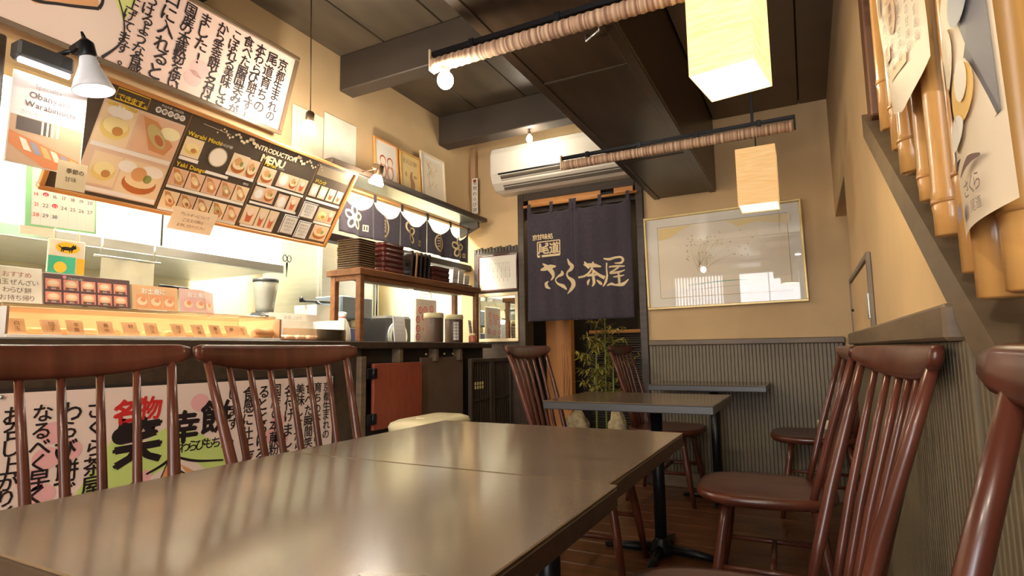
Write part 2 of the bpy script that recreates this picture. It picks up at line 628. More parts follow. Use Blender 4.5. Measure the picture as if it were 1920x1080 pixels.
# wainscot slats, rails, baseboards
wb = struct('wainscot_back', MB().box(-0.985, XR, YB - 0.012, YB, 0, 0.94), slatback)
sl = MB().box(0, 0.0208, 0, 0.012, 0.1, 0.942, 0.003).mesh('slat'); sl.materials.append(slatwood)
for k in range(53):
    o = obj('slat', sl, None, wb); o.location = (-0.984 + k * 0.0221, YB - 0.024, 0)
struct('trim_6', MB().box(-0.985, XR, YB - 0.045, YB, 0.94, 0.977, 0.005), railwood, label='grey-brown rail capping the ribbed back wall panelling')
struct('baseboard_back', MB().box(-0.985, XR, YB - 0.034, YB, 0, 0.10, 0.004), railwood)
wr = struct('wainscot_right', MB().prism([(0.40, 0), (3.03, 0), (3.03, 0.925), (0.82, 0.87), (0.40, 0.60)], 'x', XR - 0.004, XR + 0.001), slatback)
slr = MB().box(0, 0.012, 0, 0.0208, 0.1, 0.926, 0.003).mesh('slat'); slr.materials.append(slatwood)
for k in range(110):
    y = 3.008 - k * 0.0221
    if y < 0.91:
        break
    o = obj('slat', slr, None, wr); o.location = (XR - 0.016, y, 0)
k = 0
y = 0.90
while y > 0.42:
    MB().box(0, 0.012, 0, 0.0195, 0.1, string_z(y) - 0.05, 0.003).build('slat', slatwood, wr).location = (XR - 0.016, y - 0.0195, 0)
    y -= 0.0221
struct('trim_7', MB().box(XR - 0.035, XR, 0.96, 3.03, 0.925, 0.976, 0.005), railwood, label='grey-brown rail capping the ribbed panelling below the stair')
struct('baseboard_right', MB().box(XR - 0.03, XR, 0.3, 3.03, 0, 0.10, 0.004), railwood)
struct('trim_8', MB().prism([(1.86, string_z(1.86) + 0.01), (1.795, string_z(1.795) + 0.012), (0.2, string_z(0.2) + 0.012), (0.2, string_z(0.2) - 0.06), (1.86, string_z(1.86) - 0.055)], 'x', XR - 0.022, XR + 0.03),
       railwood, label='sloping grey-brown stair string below the bamboo poles')
struct('trim_9', MB().box(XR - 0.012, XR + 0.075, 1.735, 1.815, string_z(1.795), 2.485, 0.004), mat('reddish_post', (120, 82, 56), 0.5, vary=0.15, scale=4, stretch=(8, 8, 1)),
       label='brown upright at the top of the stair string')
# stair treads behind the bamboo
st = struct('stair', MB().prism([(0.1, 0.0), (2.29, 0.0), (2.29, 1.62), (2.1, 1.62), (0.1, 0.40)], 'x', XR + 0.12, 0.98), MATS['stairwell_brown'])
for k in range(9):
    y = 0.12 + k * 0.235
    MB().box(XR + 0.075, 0.99, y, y + 0.30, string_z(y + 0.1) - 0.05, string_z(y + 0.1) - 0.02, 0.004).build('tread', darkwood, st)

# ================================================================ tables
def table(x0, x1, y0, y1, label, post=None, h=0.70, edge=None, group=None, fl=0.26):
    cx, cy = (x0 + x1) / 2, (y0 + y1) / 2
    t = thing('cafe_table', label, 'table', (cx, cy, 0), group=group)
    w, d = (x1 - x0) / 2, (y1 - y0) / 2
    MB().box(-w, w, -d, d, h - 0.004, h, 0.0015).build('tabletop', tablewood, t)
    MB().box(-w, w, -d, d, h - 0.036, h - 0.0042, 0.003).build('edge_band', edge or darkwood, t)
    px, py = post if post else (0, 0)
    MB().tube([(px, py, 0.02), (px, py, h - 0.04)], 0.027, 16).build('post', blackmetal, t)
    MB().lathe([(0.06, 0), (0.055, 0.012), (0.03, 0.05), (0.028, 0.06)], 20, (px, py, 0.018)).build('hub', blackmetal, t)
    for a in range(4):
        c, s_ = math.cos(a * PI / 2), math.sin(a * PI / 2)
        MB().tube([(px + 0.03 * c, py + 0.03 * s_, 0.030), (px + fl * 0.65 * c, py + fl * 0.65 * s_, 0.022), (px + fl * c, py + fl * s_, 0.012)],
                  [0.022, 0.018, 0.010], 10).build('foot', blackmetal, t)
    MB().box(px - 0.14, px + 0.14, py - 0.14, py + 0.14, h - 0.044, h - 0.0362, 0.002).build('mount_plate', blackmetal, t)
    return t


table(-1.052, -0.305, 0.928, 1.548, 'dark brown wooden table, the joined pair\'s half nearer the navy door curtain', (0.1, 0.05))
table(-1.055, -0.290, 0.325, 0.924, 'dark brown wooden table, the joined pair\'s half farther from the navy door curtain', (0.105, -0.05))
table(-1.047, -0.335, 2.30, 2.86, 'slate-edged table standing between the joined tables and the narrow wall table', (0.05, 0.08), edge=tableedge)
table(-0.90, -0.225, 3.55, 3.955, 'narrow slate-edged table against the ribbed back wall', (0.025, -0.02), edge=tableedge, fl=0.21)

# ================================================================ chairs
def make_chair():
    t = thing('spindle_chair', '', 'chair')
    # seat: rounded saddle shape
    def outline(a, sc):
        c, s_ = math.cos(a), math.sin(a)
        e = 0.62
        x = (abs(c) ** e) * (1 if c > 0 else -1) * 0.230
        y = (abs(s_) ** e) * (1 if s_ > 0 else -1) * (0.222 - 0.018 * (x < 0) * abs(x) / 0.2)
        return x * sc + 0.025, y * sc
    N = 44
    rings = [(0.80, 0.393), (0.94, 0.398), (1.0, 0.412), (1.0, 0.424), (0.975, 0.433), (0.90, 0.434), (0.6, 0.428), (0.25, 0.424)]
    vs, fs = [], []
    for sc, z in rings:
        for k in range(N):
            x, y = outline(2 * PI * k / N, sc)
            vs.append((x, y, z))
    for i in range(len(rings) - 1):
        for k in range(N):
            a, b = i * N + k, i * N + (k + 1) % N
            fs.append((a, b, b + N, a + N))
    fs.append(tuple(reversed(range(N)))); fs.append(tuple((len(rings) - 1) * N + k for k in range(N)))
    MB().add(vs, fs, True).build('seat', redwood, t)
    legs = {}
    for sx in (1, -1):
        for sy in (1, -1):
            a, b = Vector((sx * 0.135 + 0.01, sy * 0.145, 0.405)), Vector((sx * 0.20 + 0.01, sy * 0.195, 0.0))
            legs[sx, sy] = (a, b)
            MB().tube([a, a.lerp(b, 0.25), a.lerp(b, 0.5), b], [0.0135, 0.0165, 0.0185, 0.0115], 14).build('leg', redwood, t)
    P = lambda k, q: legs[k][0].lerp(legs[k][1], q)
    for sy in (1, -1):
        a, b = P((1, sy), 0.55), P((-1, sy), 0.55)
        MB().tube([a, a.lerp(b, 0.5), b], [0.0085, 0.011, 0.0085], 10).build('stretcher', redwood, t)
    a, b = (P((1, 1), 0.55) + P((-1, 1), 0.55)) / 2, (P((1, -1), 0.55) + P((-1, -1), 0.55)) / 2
    MB().tube([a, a.lerp(b, 0.5), b], [0.0085, 0.011, 0.0085], 10).build('stretcher', redwood, t)
    a, b = P((-1, 1), 0.4), P((-1, -1), 0.4)
    MB().tube([a, a.lerp(b, 0.5), b], [0.0085, 0.011, 0.0085], 10).build('stretcher', redwood, t)
    # crest rail
    def cx(y): return -0.285 + 0.5 * y * y
    M, S = 28, 12
    vs, fs = [], []
    for i in range(M + 1):
        q = -1 + 2 * i / M
        y = q * 0.245
        hh = (0.031 - 0.015 * abs(q) ** 2.4) * (1 if abs(q) < 0.97 else 0.72)
        tt = (0.013 - 0.002 * q * q) * (1 if abs(q) < 0.97 else 0.7)
        zc = 0.942 - (0.031 - 0.015 * abs(q) ** 2.4)
        for k in range(S):
            a = 2 * PI * k / S
            c, s_ = math.cos(a), math.sin(a)
            dx = (abs(c) ** 0.6) * (1 if c > 0 else -1) * tt
            dz = (abs(s_) ** 0.7) * (1 if s_ > 0 else -1) * hh
            vs.append((cx(y) + dx - dz * 0.18, y, zc + dz))
    for i in range(M):
        for k in range(S):
            a, b = i * S + k, i * S + (k + 1) % S
            fs.append((a, a + S, b + S, b))
    fs.append(tuple(range(S))); fs.append(tuple(M * S + k for k in reversed(range(S))))
    MB().add(vs, fs, True).build('crest_rail', redwood, t)
    n = 8
    for i in range(n):
        q = -1 + 2 * i / (n - 1)
        outer = i in (0, n - 1)
        yb, yt = q * 0.165, q * 0.212
        a = Vector((-0.165 + (0.045 if outer else 0.02 * q * q), yb, 0.42))
        b = Vector((cx(yt) + 0.002, yt, 0.896 + 0.016 * abs(q) ** 2.4))
        m_ = a.lerp(b, 0.45) + Vector((0.004, 0, 0))
        r = [0.0115, 0.0125, 0.0085] if outer else [0.0078, 0.0088, 0.0066]
        MB().tube([a, a.lerp(m_, 0.5), m_, b.lerp(m_, 0.5), b], [r[0], (r[0] + r[1]) / 2, r[1], (r[1] + r[2]) / 2, r[2]], 12).build('back_post' if outer else 'spindle', redwood, t)
    return t


CH = 'red-brown spindle-back wooden chair '
spots = [
    (-0.896, 1.005, math.radians(1), CH + 'facing the joined tables, in front of the poster\'s closely written end'),
    (-0.902, 0.492, math.radians(-2), CH + 'facing the joined tables, in front of the poster\'s red heading'),
    (-0.897, 2.398, math.radians(2), CH + 'on the counter side of the middle slate-edged table'),
    (-0.848, 3.690, math.radians(-1), CH + 'beside the doorway, facing the narrow wall table'),
    (-0.127, 1.195, math.radians(188), CH + 'at the joined tables, its back to the ribbed side wall'),
    (-0.145, 2.300, math.radians(182), CH + 'on the side-wall side of the middle slate-edged table'),
    (0.030, 3.680, math.radians(180), CH + 'facing the narrow wall table, its back to the recess'),
    (-0.121, 0.295, math.radians(183), CH + 'below the lower end of the bamboo poles'),
]
chair0 = make_chair()
for i, (x, y, a, lab) in enumerate(spots):
    if i == 0:
        chair0.location = (x, y, 0); chair0.rotation_euler = (0, 0, a); chair0['label'] = lab
        chair0['group'] = 'spindle-back chairs'
    else:
        c = copy_tree(chair0, (x, y, 0), a, lab, 'spindle-back chairs')
        c.scale = (1, 1, 0.977 if i in (4, 5, 7) else 1)

# ================================================================ rolled blinds on black rails
def stripe_mat():
    m = bpy.data.materials.new('striped_rolled_reed')
    m.use_nodes = True
    nt = m.node_tree
    b = nt.nodes['Principled BSDF']
    b.inputs['Roughness'].default_value = 0.7
    tc = nt.nodes.new('ShaderNodeTexCoord')
    sep = nt.nodes.new('ShaderNodeSeparateXYZ')
    nz = nt.nodes.new('ShaderNodeTexNoise')
    nz.noise_dimensions = '1D'
    nz.inputs['Scale'].default_value = 95
    nz.inputs['Detail'].default_value = 2
    rp = nt.nodes.new('ShaderNodeValToRGB')
    e = rp.color_ramp.elements
    e[0].position, e[0].color = 0.36, lin((140, 104, 82))
    e[1].position, e[1].color = 0.64, lin((212, 182, 150))
    mid = e.new(0.5); mid.color = lin((178, 144, 116))
    nt.links.new(tc.outputs['Object'], sep.inputs[0])
    nt.links.new(sep.outputs['X'], nz.inputs['W'])
    nt.links.new(nz.outputs['Fac'], rp.inputs['Fac'])
    nt.links.new(rp.outputs['Color'], b.inputs['Base Color'])
    return m


striped = stripe_mat()
gold_ring = mat('cream_end_ring', (226, 204, 160), 0.4)


def rolled_blind(x0, x1, y, z, label, hangers, ztop):
    t = thing('rolled_blind', label, 'blind', (x0, y, z))
    L = x1 - x0
    prof, n = [(0.004, 0.0), (0.018, 0.0)], int(L / 0.0125)
    for i in range(n + 1):
        prof.append((0.0225 + 0.0016 * math.cos(i * PI), L * i / n + 0.001))
    prof += [(0.004, L + 0.002)]
    MB().lathe(prof, 18, axis='x').build('roll', striped, t)
    MB().box(-0.015, L + 0.012, -0.009, 0.009, 0.030, 0.046, 0.002).build('rail', blackmetal, t)
    MB().box(-0.012, -0.004, -0.016, 0.016, -0.02, 0.052, 0.002).build('end_plate', gold_ring, t)
    MB().box(L + 0.004, L + 0.012, -0.010, 0.010, -0.018, 0.046, 0.002).build('end_plate', blackmetal, t)
    for hx in hangers:
        MB().box(hx - 0.006, hx + 0.006, -0.004, 0.004, 0.046, ztop - z, 0.001).build('hanger', blackmetal, t)
    for k in range(4):
        hx = L * (k + 0.5) / 4
        MB().box(hx - 0.01, hx + 0.01, -0.011, 0.011, 0.02, 0.05, 0.002).build('clip', blackmetal, t)
    return t


rolled_blind(-1.02, 0.14, 1.44, 1.842, 'rolled striped reed blind on a black rail, hung above the joined tables', [1.06], 2.486)
rolled_blind(-1.045, 0.0, 2.60, 1.848, 'rolled striped reed blind on a black rail, hung near the air conditioner', [0.89], 2.487)

# ================================================================ paper lanterns
def lantern_mat(name, strength):
    m = bpy.data.materials.new(name)
    m.use_nodes = True
    nt = m.node_tree
    b = nt.nodes['Principled BSDF']
    b.inputs['Roughness'].default_value = 0.8
    b.inputs['Base Color'].default_value = lin((190, 140, 80))
    tc = nt.nodes.new('ShaderNodeTexCoord')
    mp = nt.nodes.new('ShaderNodeMapping')
    mp.inputs['Scale'].default_value = (4, 4, 40)
    nz = nt.nodes.new('ShaderNodeTexNoise')
    nz.inputs['Scale'].default_value = 3.0
    nz.inputs['Detail'].default_value = 6
    rp = nt.nodes.new('ShaderNodeValToRGB')
    rp.color_ramp.elements[0].color = lin((238, 186, 116)); rp.color_ramp.elements[0].position = 0.3
    rp.color_ramp.elements[1].color = lin((255, 226, 165)); rp.color_ramp.elements[1].position = 0.7
    nt.links.new(tc.outputs['Object'], mp.inputs[0])
    nt.links.new(mp.outputs[0], nz.inputs['Vector'])
    nt.links.new(nz.outputs['Fac'], rp.inputs['Fac'])
    nt.links.new(rp.outputs['Color'], b.inputs['Emission Color'])
    b.inputs['Emission Strength'].default_value = strength
    return m


def lantern(loc, rz, w, d, h, label, ztie, s_side, s_bot):
    t = thing('box_lantern', label, 'lantern', loc, rz)
    shade = lantern_mat('lantern_veneer', s_side)
    sh = MB()
    sh.box(-w / 2, w / 2, -d / 2, -d / 2 + 0.002, 0, h); sh.box(-w / 2, w / 2, d / 2 - 0.002, d / 2, 0, h)
    sh.box(-w / 2, -w / 2 + 0.002, -d / 2, d / 2, 0, h); sh.box(w / 2 - 0.002, w / 2, -d / 2, d / 2, 0, h)
    sh.build('shade', shade, t)
    MB().box(-w / 2 + 0.003, w / 2 - 0.003, -d / 2 + 0.003, d / 2 - 0.003, 0.003, 0.006).build('diffuser', emis('lantern_diffuser_%g' % s_bot, (255, 236, 190), s_bot), t)
    MB().box(-w / 2 + 0.003, w / 2 - 0.003, -d / 2 + 0.003, d / 2 - 0.003, h - 0.006, h - 0.002).build('top_panel', cream_plastic, t)
    MB().tube([(0, 0, h - 0.004), (0, 0, ztie - loc[2])], 0.0025, 8).build('cord', blackmetal, t)
    MB().lathe([(0.012, 0), (0.014, 0.004), (0.008, 0.02), (0.003, 0.024)], 14, (0, 0, h - 0.003)).build('cord_grip', blackmetal, t)
    return t


lantern((-0.127, 1.437, 1.572), math.radians(-9), 0.150, 0.178, 0.236, 'glowing square veneer lantern hung over the joined tables', 1.83, 0.72, 13.0)
lantern((-0.148, 2.605, 1.515), 0.0, 0.155, 0.165, 0.245, 'glowing square veneer lantern hung in front of the framed picture', 1.836, 0.27, 0.8)

# ================================================================ bare bulbs
bulb_warm = emis('bulb_glow_warm', (255, 245, 222), 150)
bulb_rear = emis('bulb_glow_rear', (255, 245, 228), 390)
bulb_mat2 = emis('bulb_glow_small', (255, 245, 225), 110)
brass = mat('aged_socket_metal', (120, 98, 74), 0.35, metal=0.6)


def bulb(loc, label, r, ztie, m, tall=1.25):
    t = thing('light_bulb', label, 'light bulb', loc)
    prof = [(r * 0.25, -r * tall)]
    for i in range(1, 9):
        a = PI * i / 10
        prof.append((r * math.sin(a), -r * tall * math.cos(a)))
    prof += [(r * 0.42, r * tall * 1.02), (r * 0.40, r * tall * 1.15)]
    MB().lathe(prof, 20).build('globe', m, t)
    MB().lathe([(r * 0.45, r * tall * 1.1), (r * 0.55, r * tall * 1.15), (r * 0.55, r * tall * 1.9), (r * 0.3, r * tall * 2.0)], 16).build('socket', brass, t)
    MB().tube([(0, 0, r * tall * 1.95), (0, 0, ztie - loc[2])], 0.004, 8).build('stem', blackmetal, t)
    return t


bulb((-0.976, 1.44, 1.782), 'round lit bulb hanging from the end of the rolled blind above the joined tables', 0.026, 1.822, bulb_warm, 1.1)
bulb((-1.682, 3.55, 2.428), 'small lit bulb under the black beam in front of the air conditioner', 0.021, 2.502, bulb_mat2, 1.35)


bulb((-0.72, -1.0, 2.18), 'lit bulb hanging behind the joined tables, nearer the kitchen', 0.035, 2.724, bulb_rear, 1.2)
bulb((-0.05, -1.0, 2.20), 'lit bulb hanging behind the joined tables, nearer the stair', 0.035, 2.486, bulb_rear, 1.2)


def spot_bulb(loc, label, tie, tilt):
    """reflector flood bulb on an arm from the wall"""
    t = thing('flood_bulb', label, 'light bulb', loc)
    t.rotation_euler = tilt
    MB().lathe([(0.038, 0.0), (0.042, 0.008), (0.040, 0.018), (0.026, 0.045), (0.018, 0.060)], 24).build('reflector', emis('flood_glow', (255, 242, 222), 115), t)
    MB().lathe([(0.02, 0.055), (0.021, 0.06), (0.021, 0.095), (0.014, 0.105)], 18).build('socket', brass, t)
    inv = t.matrix_basis.inverted()
    MB().tube([(0, 0, 0.10), inv @ Vector(tie)], 0.003, 8).build('arm', brass, t)
    return t


spot_bulb((-2.10, 1.909, 1.99), 'lit flood bulb over the upper edge of the menu board', (-2.10, 1.909, 2.724), (0, 0.15, 0))
t = spot_bulb((-2.12, 2.425, 1.865), 'lit flood bulb clipped to the end of the wall shelf', (-2.222, 2.427, 1.958), (0, 0.35, 0))
MB().box(-0.045, 0.01, -0.02, 0.02, 0.085, 0.115, 0.004).build('clamp', brass, t)

# ================================================================ air conditioner
ac = thing('air_conditioner', 'white wall-mounted air conditioner above the navy door curtain', 'air conditioner', (-2.125, YB, 2.166))
prof = [(0, 0.36), (-0.17, 0.355), (-0.212, 0.335), (-0.228, 0.29), (-0.228, 0.13), (-0.20, 0.06), (-0.15, 0.015), (-0.10, 0.0), (0, 0.0)]
MB().prism([(a, b) for a, b in reversed(prof)], 'x', 0, 1.19).build('body', white_plastic, ac)
cap = [(0, 0.352), (-0.165, 0.347), (-0.205, 0.328), (-0.221, 0.288), (-0.221, 0.134), (-0.195, 0.066), (-0.145, 0.022), (-0.10, 0.008), (0, 0.008)]
MB().prism([(a, b) for a, b in reversed(cap)], 'x', -0.012, 0.001).build('end_cap', white_plastic, ac)
MB().box(0.06, 1.17, -0.233, -0.205, 0.118, 0.130, 0.002).build('panel_gap', blackmetal, ac)
ang = Matrix.Rotation(math.radians(38), 4, 'X')
for k in range(4):
    p0 = Vector((0.08, -0.222 + k * 0.020, 0.098 - k * 0.024))
    o = MB().box(0, 1.08, -0.014, 0.014, -0.002, 0.002).build('louver', white_plastic if k % 2 else mat('louver_grey', (150, 140, 124), 0.5), ac)
    o.location = p0; o.rotation_euler = (math.radians(-35), 0, 0)
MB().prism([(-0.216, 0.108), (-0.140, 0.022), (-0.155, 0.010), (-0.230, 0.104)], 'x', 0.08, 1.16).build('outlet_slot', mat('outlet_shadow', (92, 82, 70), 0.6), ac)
MB().box(0.0, 0.05, -0.02, 0, 0.10, 0.30, 0.004).build('mount', white_plastic, ac)
shading = tag(MB().box(-2.43, -2.38, YB - 0.05, YB, 2.03, 2.62, 0.006).build('corner_shade_strip', mat('corner_shade_brown', (184, 148, 110), 0.6), None), 'brown pipe cover strip in the corner beside the air conditioner', 'pipe cover')  # darker strip put in for the shading of the corner recess
t = thing('paper_strip', 'narrow vertical paper strip with brush writing in the corner above the shelf', 'sign', mtx=frame((-2.405, YB - 0.056, 2.05), (1, 0, 0), (0, 0, 1)))
MB().box(0, 0.055, 0, 0.30, 0, 0.004).build('sheet', paper, t)
a = Art(0.0046)
a.column('名物わらび餅', 0.027, 0.262, 0.040, 0.046, (50, 40, 36), 0.01)
a.rect(0.012, 0.268, 0.042, 0.29, (170, 60, 50))
a.build('lettering', t)

# ================================================================ framed picture
pw, ph = 1.006, 0.655
pic = thing('framed_picture', 'large pale picture of twigs in a thin gold frame behind glass', 'picture', mtx=frame((-0.982, YB - 0.012, 1.188), (1, 0, 0.012), (-0.012, 0, 1)))
frame_border(MB(), pw, ph, 0.016, 0.03).build('frame', goldframe, pic)
MB().box(0.012, pw - 0.012, 0.012, ph - 0.012, 0, 0.008).build('mat_board', greypaper, pic)
a = Art(0.0086)
a.rect(0.09, 0.075, pw - 0.085, ph - 0.075, (196, 170, 120)); a.up()
a.rect(0.094, 0.079, pw - 0.089, ph - 0.079, (250, 234, 204)); a.up()
a.poly([(0.10, ph - 0.09), (0.10, ph - 0.17), (0.17, ph - 0.16), (0.26, ph - 0.11), (0.34, ph - 0.085)], (250, 222, 150))
a.poly([(0.55, ph - 0.085), (0.62, ph - 0.13), (0.74, ph - 0.11), (0.93, ph - 0.15), (0.94, ph - 0.085)], (250, 224, 156))
a.poly([(0.10, 0.085), (0.10, 0.13), (0.5, 0.16), (0.95, 0.13), (0.95, 0.085)], (244, 232, 210))
a.up()
rr = random.Random(3)
for i in range(15):
    x, y = 0.38 + rr.uniform(-0.03, 0.05), 0.25 + rr.uniform(-0.02, 0.04)
    dx, dy = rr.uniform(-0.12, 0.20), rr.uniform(0.06, 0.22)
    a.brush([(x, y), (x + dx * 0.4 - 0.01, y + dy * 0.5), (x + dx, y + dy)], [0.004, 0.0025, 0.001], (214 + rr.randint(-10, 14), 204, 166))
for i in range(40):
    x, y = 0.28 + rr.uniform(0, 0.45), 0.40 + rr.uniform(-0.08, 0.10)
    a.ell(x, y, 0.006, 0.004, rr.choice([(196, 178, 130), (226, 190, 120), (182, 172, 140)]), 8)
a.brush([(0.28, 0.155), (0.42, 0.165), (0.56, 0.168), (0.66, 0.165)], [0.002, 0.006, 0.006, 0.002], (110, 168, 150))
a.brush([(0.24, 0.12), (0.45, 0.128), (0.68, 0.135)], [0.001, 0.003, 0.001], (196, 168, 130))
a.build('artwork', pic)
MB().box(0.014, pw - 0.014, 0.014, ph - 0.014, 0.018, 0.020).build('glass', glass, pic)

# ================================================================ door curtain
RZ = 2.045
cur = thing('door_curtain', 'long navy split door curtain with cream brush lettering in the back doorway', 'curtain', (-1.90, YB - 0.055, 1.14))
pole = MB().tube([(-0.03, 0, RZ - 1.14), (0.88, 0, RZ - 1.14)], 0.011, 14).build('pole', orangewood, cur)
for x0, x1 in ((0.0, 0.60), (0.70, 0.845)):
    MB().box(x0, x1, 0.016, 0.028, RZ - 1.14 - 0.005, RZ - 1.14 + 0.055, 0.003).build('batten', orangewood, cur)
MB().box(0.60, 0.70, 0.014, 0.03, RZ - 1.14 - 0.01, RZ - 1.14 + 0.035, 0.004).build('batten_clip', blackmetal, cur)
CW, CHT = 0.83, 0.86


def cloth_y(u, v):
    """fold depth of the curtain; u 0..CW, v 0..CHT"""
    fall = 0.35 + 0.65 * (1 - v / CHT)
    f = 0.007 * math.sin(u * 23 + 0.6) + 0.006 * math.sin(u * 47 + 1.1 + v * 1.5) + 0.005 * math.sin(u * 11 - v * 3)
    d = 0.010 * math.exp(-((u - 0.37) / 0.03) ** 2)
    return -f * fall * 1.2 + d


tabs = [0.02, 0.21, 0.385, 0.60, 0.81]
for p0, p1, tb in ((0.0, 0.384, tabs[:2] + [0.37]), (0.386, CW, [0.40] + tabs[3:])):
    def top(u):
        s = 0.0
        for i in range(len(tb) - 1):
            if tb[i] <= u <= tb[i + 1]:
                q = (u - tb[i]) / (tb[i + 1] - tb[i])
                s = 4 * q * (1 - q)
        return CHT - 0.022 * s ** 0.7
    pan = MB()
    pan.grid(lambda a_, b_: ((lambda u: (u, cloth_y(u, b_ * top(u)), b_ * top(u)))(p0 + a_ * (p1 - p0))), 46, 44)
    o = pan.build('cloth_panel', navy, cur)
    sol = o.modifiers.new('thick', 'SOLIDIFY'); sol.thickness = 0.0016; sol.offset = 0
    for x in tb:
        w = 0.013
        xx = min(max(x, p0 + w), p1 - w)
        MB().box(xx - w, xx + w, -0.014, -0.0125, CHT - 0.02, RZ - 1.14 + 0.013).box(xx - w, xx + w, -0.014, 0.0145, RZ - 1.14 + 0.0115, RZ - 1.14 + 0.0135).build('tab', navy, cur)
CRM = (232, 206, 158)
a = Art(0.0)
for c, x in zip('京甘味処', (0.062, 0.104, 0.148, 0.192)):
    a.ch(c, x, 0.652, 0.048, CRM, 0.022)
# boxed place name
x0, x1, y0, y1 = 0.083, 0.274, 0.500, 0.612
for seg in (((x0, y0), (x1, y0), 0.017), ((x0, y1), (x1, y1), 0.008), ((x0, y0), (x0, y1), 0.008), ((x1, y0), (x1, y1), 0.008)):
    a.stroke([seg[0], seg[1]], seg[2], CRM)
a.ch('尾', 0.133, 0.559, 0.094, CRM, 0.026)
a.ch('道', 0.224, 0.559, 0.094, CRM, 0.026)


def B(pts, ws):
    # brush strokes traced in a 1552 x 1080 grid laid over the cloth
    a.brush([((x - 105) / 1310 * 0.83, 0.735 - (y + 0) / 1310 * 0.83 + (x - 700) * -0.000045) for x, y in pts], [w / 1310 * 0.83 * 1.2 for w in ws], CRM)


# sa
B([(275, 570), (330, 555), (400, 530), (480, 525)], [14, 42, 48, 10])
B([(305, 490), (345, 520), (380, 550), (425, 600), (435, 650), (400, 695)], [8, 34, 44, 46, 30, 6])
B([(372, 705), (345, 735), (355, 775), (395, 795)], [6, 30, 32, 6])
# ku
B([(555, 580), (560, 620), (500, 655), (468, 690), (500, 735), (570, 765), (610, 805)], [8, 38, 16, 14, 18, 36, 10])
# ra
B([(628, 435), (650, 490), (680, 525), (660, 565), (622, 600), (625, 650), (680, 700), (690, 750), (650, 815), (618, 855)], [6, 30, 40, 34, 14, 18, 44, 46, 24, 5])
# cha
B([(820, 505), (880, 515), (960, 520), (1040, 535)], [12, 40, 40, 10])
B([(830, 470), (865, 520), (890, 555)], [10, 34, 10])
B([(945, 475), (940, 520), (925, 560)], [12, 30, 10])
B([(755, 660), (830, 640), (900, 590), (925, 545)], [20, 22, 22, 12])
B([(925, 550), (960, 590), (1020, 635), (1080, 665)], [12, 20, 28, 36])
B([(860, 640), (920, 630), (990, 632)], [14, 30, 12])
B([(940, 585), (945, 660), (950, 725), (925, 765)], [20, 30, 30, 10])
B([(895, 680), (870, 710), (865, 750)], [10, 28, 8])
B([(985, 690), (1020, 720), (1045, 745)], [8, 30, 14])
# ya
B([(1070, 440), (1140, 450), (1210, 430), (1270, 425), (1300, 455), (1275, 490), (1200, 495)], [10, 26, 22, 20, 26, 24, 8])
B([(1110, 490), (1105, 560), (1110, 640), (1090, 710), (1055, 765)], [16, 14, 20, 26, 8])
B([(1135, 540), (1220, 530), (1320, 530)], [14, 22, 10])
B([(1245, 540), (1190, 580), (1150, 610), (1230, 600), (1320, 575)], [16, 18, 20, 24, 8])
B([(1180, 655), (1240, 645), (1310, 632)], [10, 22, 8])
B([(1240, 610), (1245, 680), (1245, 730)], [16, 24, 20])
B([(1105, 755), (1160, 735), (1200, 745), (1290, 735), (1365, 680)], [10, 26, 18, 34, 6])
a.build('lettering', cur, print_mat('dyed_cream', 0.85), warp=lambda u, v, z: (u, cloth_y(u, v) - 0.0022, v))

# ================================================================ counter
ctr = thing('service_counter', 'long dark wooden service counter along the kitchen', 'counter', (-2.42, 2.0, 0))
MB().box(-0.33, 0.34, -1.75, 1.68, 0.94, 0.98, 0.005).build('worktop', darkwood, ctr)
MB().box(-0.28, 0.30, -1.70, 0.33, 0, 0.94).build('front_panel', darkwood, ctr)
MB().box(-0.28, 0.27, 0.33, 1.66, 0, 0.94).build('front_panel', mat('black_brown_panel', (46, 38, 32), 0.5), ctr)
for y in (0.62, 0.98, 1.26):
    MB().box(0.26, 0.325, y, y + 0.035, 0.86, 0.94, 0.003).build('bracket', railwood, ctr)
MB().box(0.285, 0.30, 0.86, 1.34, 0.02, 0.885, 0.003).build('side_panel', mat('brown_panel', (112, 92, 74), 0.5, vary=0.12), ctr)
for y in (0.90, 1.10, 1.20, 1.31):
    MB().lathe([(0.004, 0), (0.007, 0.006), (0.004, 0.014)], 10, (0.272 if y < 0.9 else 0.302, y, 0.905), axis='x').build('hook', mat('brass_hook', (220, 196, 120), 0.3, metal=0.5), ctr)

hat = thing('hatch_door', 'red-brown hatch panel on two black hinges under the counter', 'hatch', mtx=frame((-2.098, 2.36, 0.51), (0, 1, 0), (0, 0, 1)))
MB().box(0.025, 0.455, -0.005, 0.35, 0.0, 0.02, 0.003).build('panel', mat('brick_red_panel', (150, 74, 52), 0.45, vary=0.12, scale=12, stretch=(6, 1, 6)), hat)
for y in (0.03, 0.27):
    h_ = MB().box(-0.03, 0.045, y, y + 0.055, 0.018, 0.026, 0.002).build('hinge', blackmetal, hat)
    MB().tube([(0.012, y - 0.002, 0.028), (0.012, y + 0.057, 0.028)], 0.008, 12).build('knuckle', blackmetal, h_)
struct('trim_10', MB().box(-2.12, -2.085, 2.29, 2.335, 0, 0.90, 0.004), railwood, label='slim upright beside the red hatch')

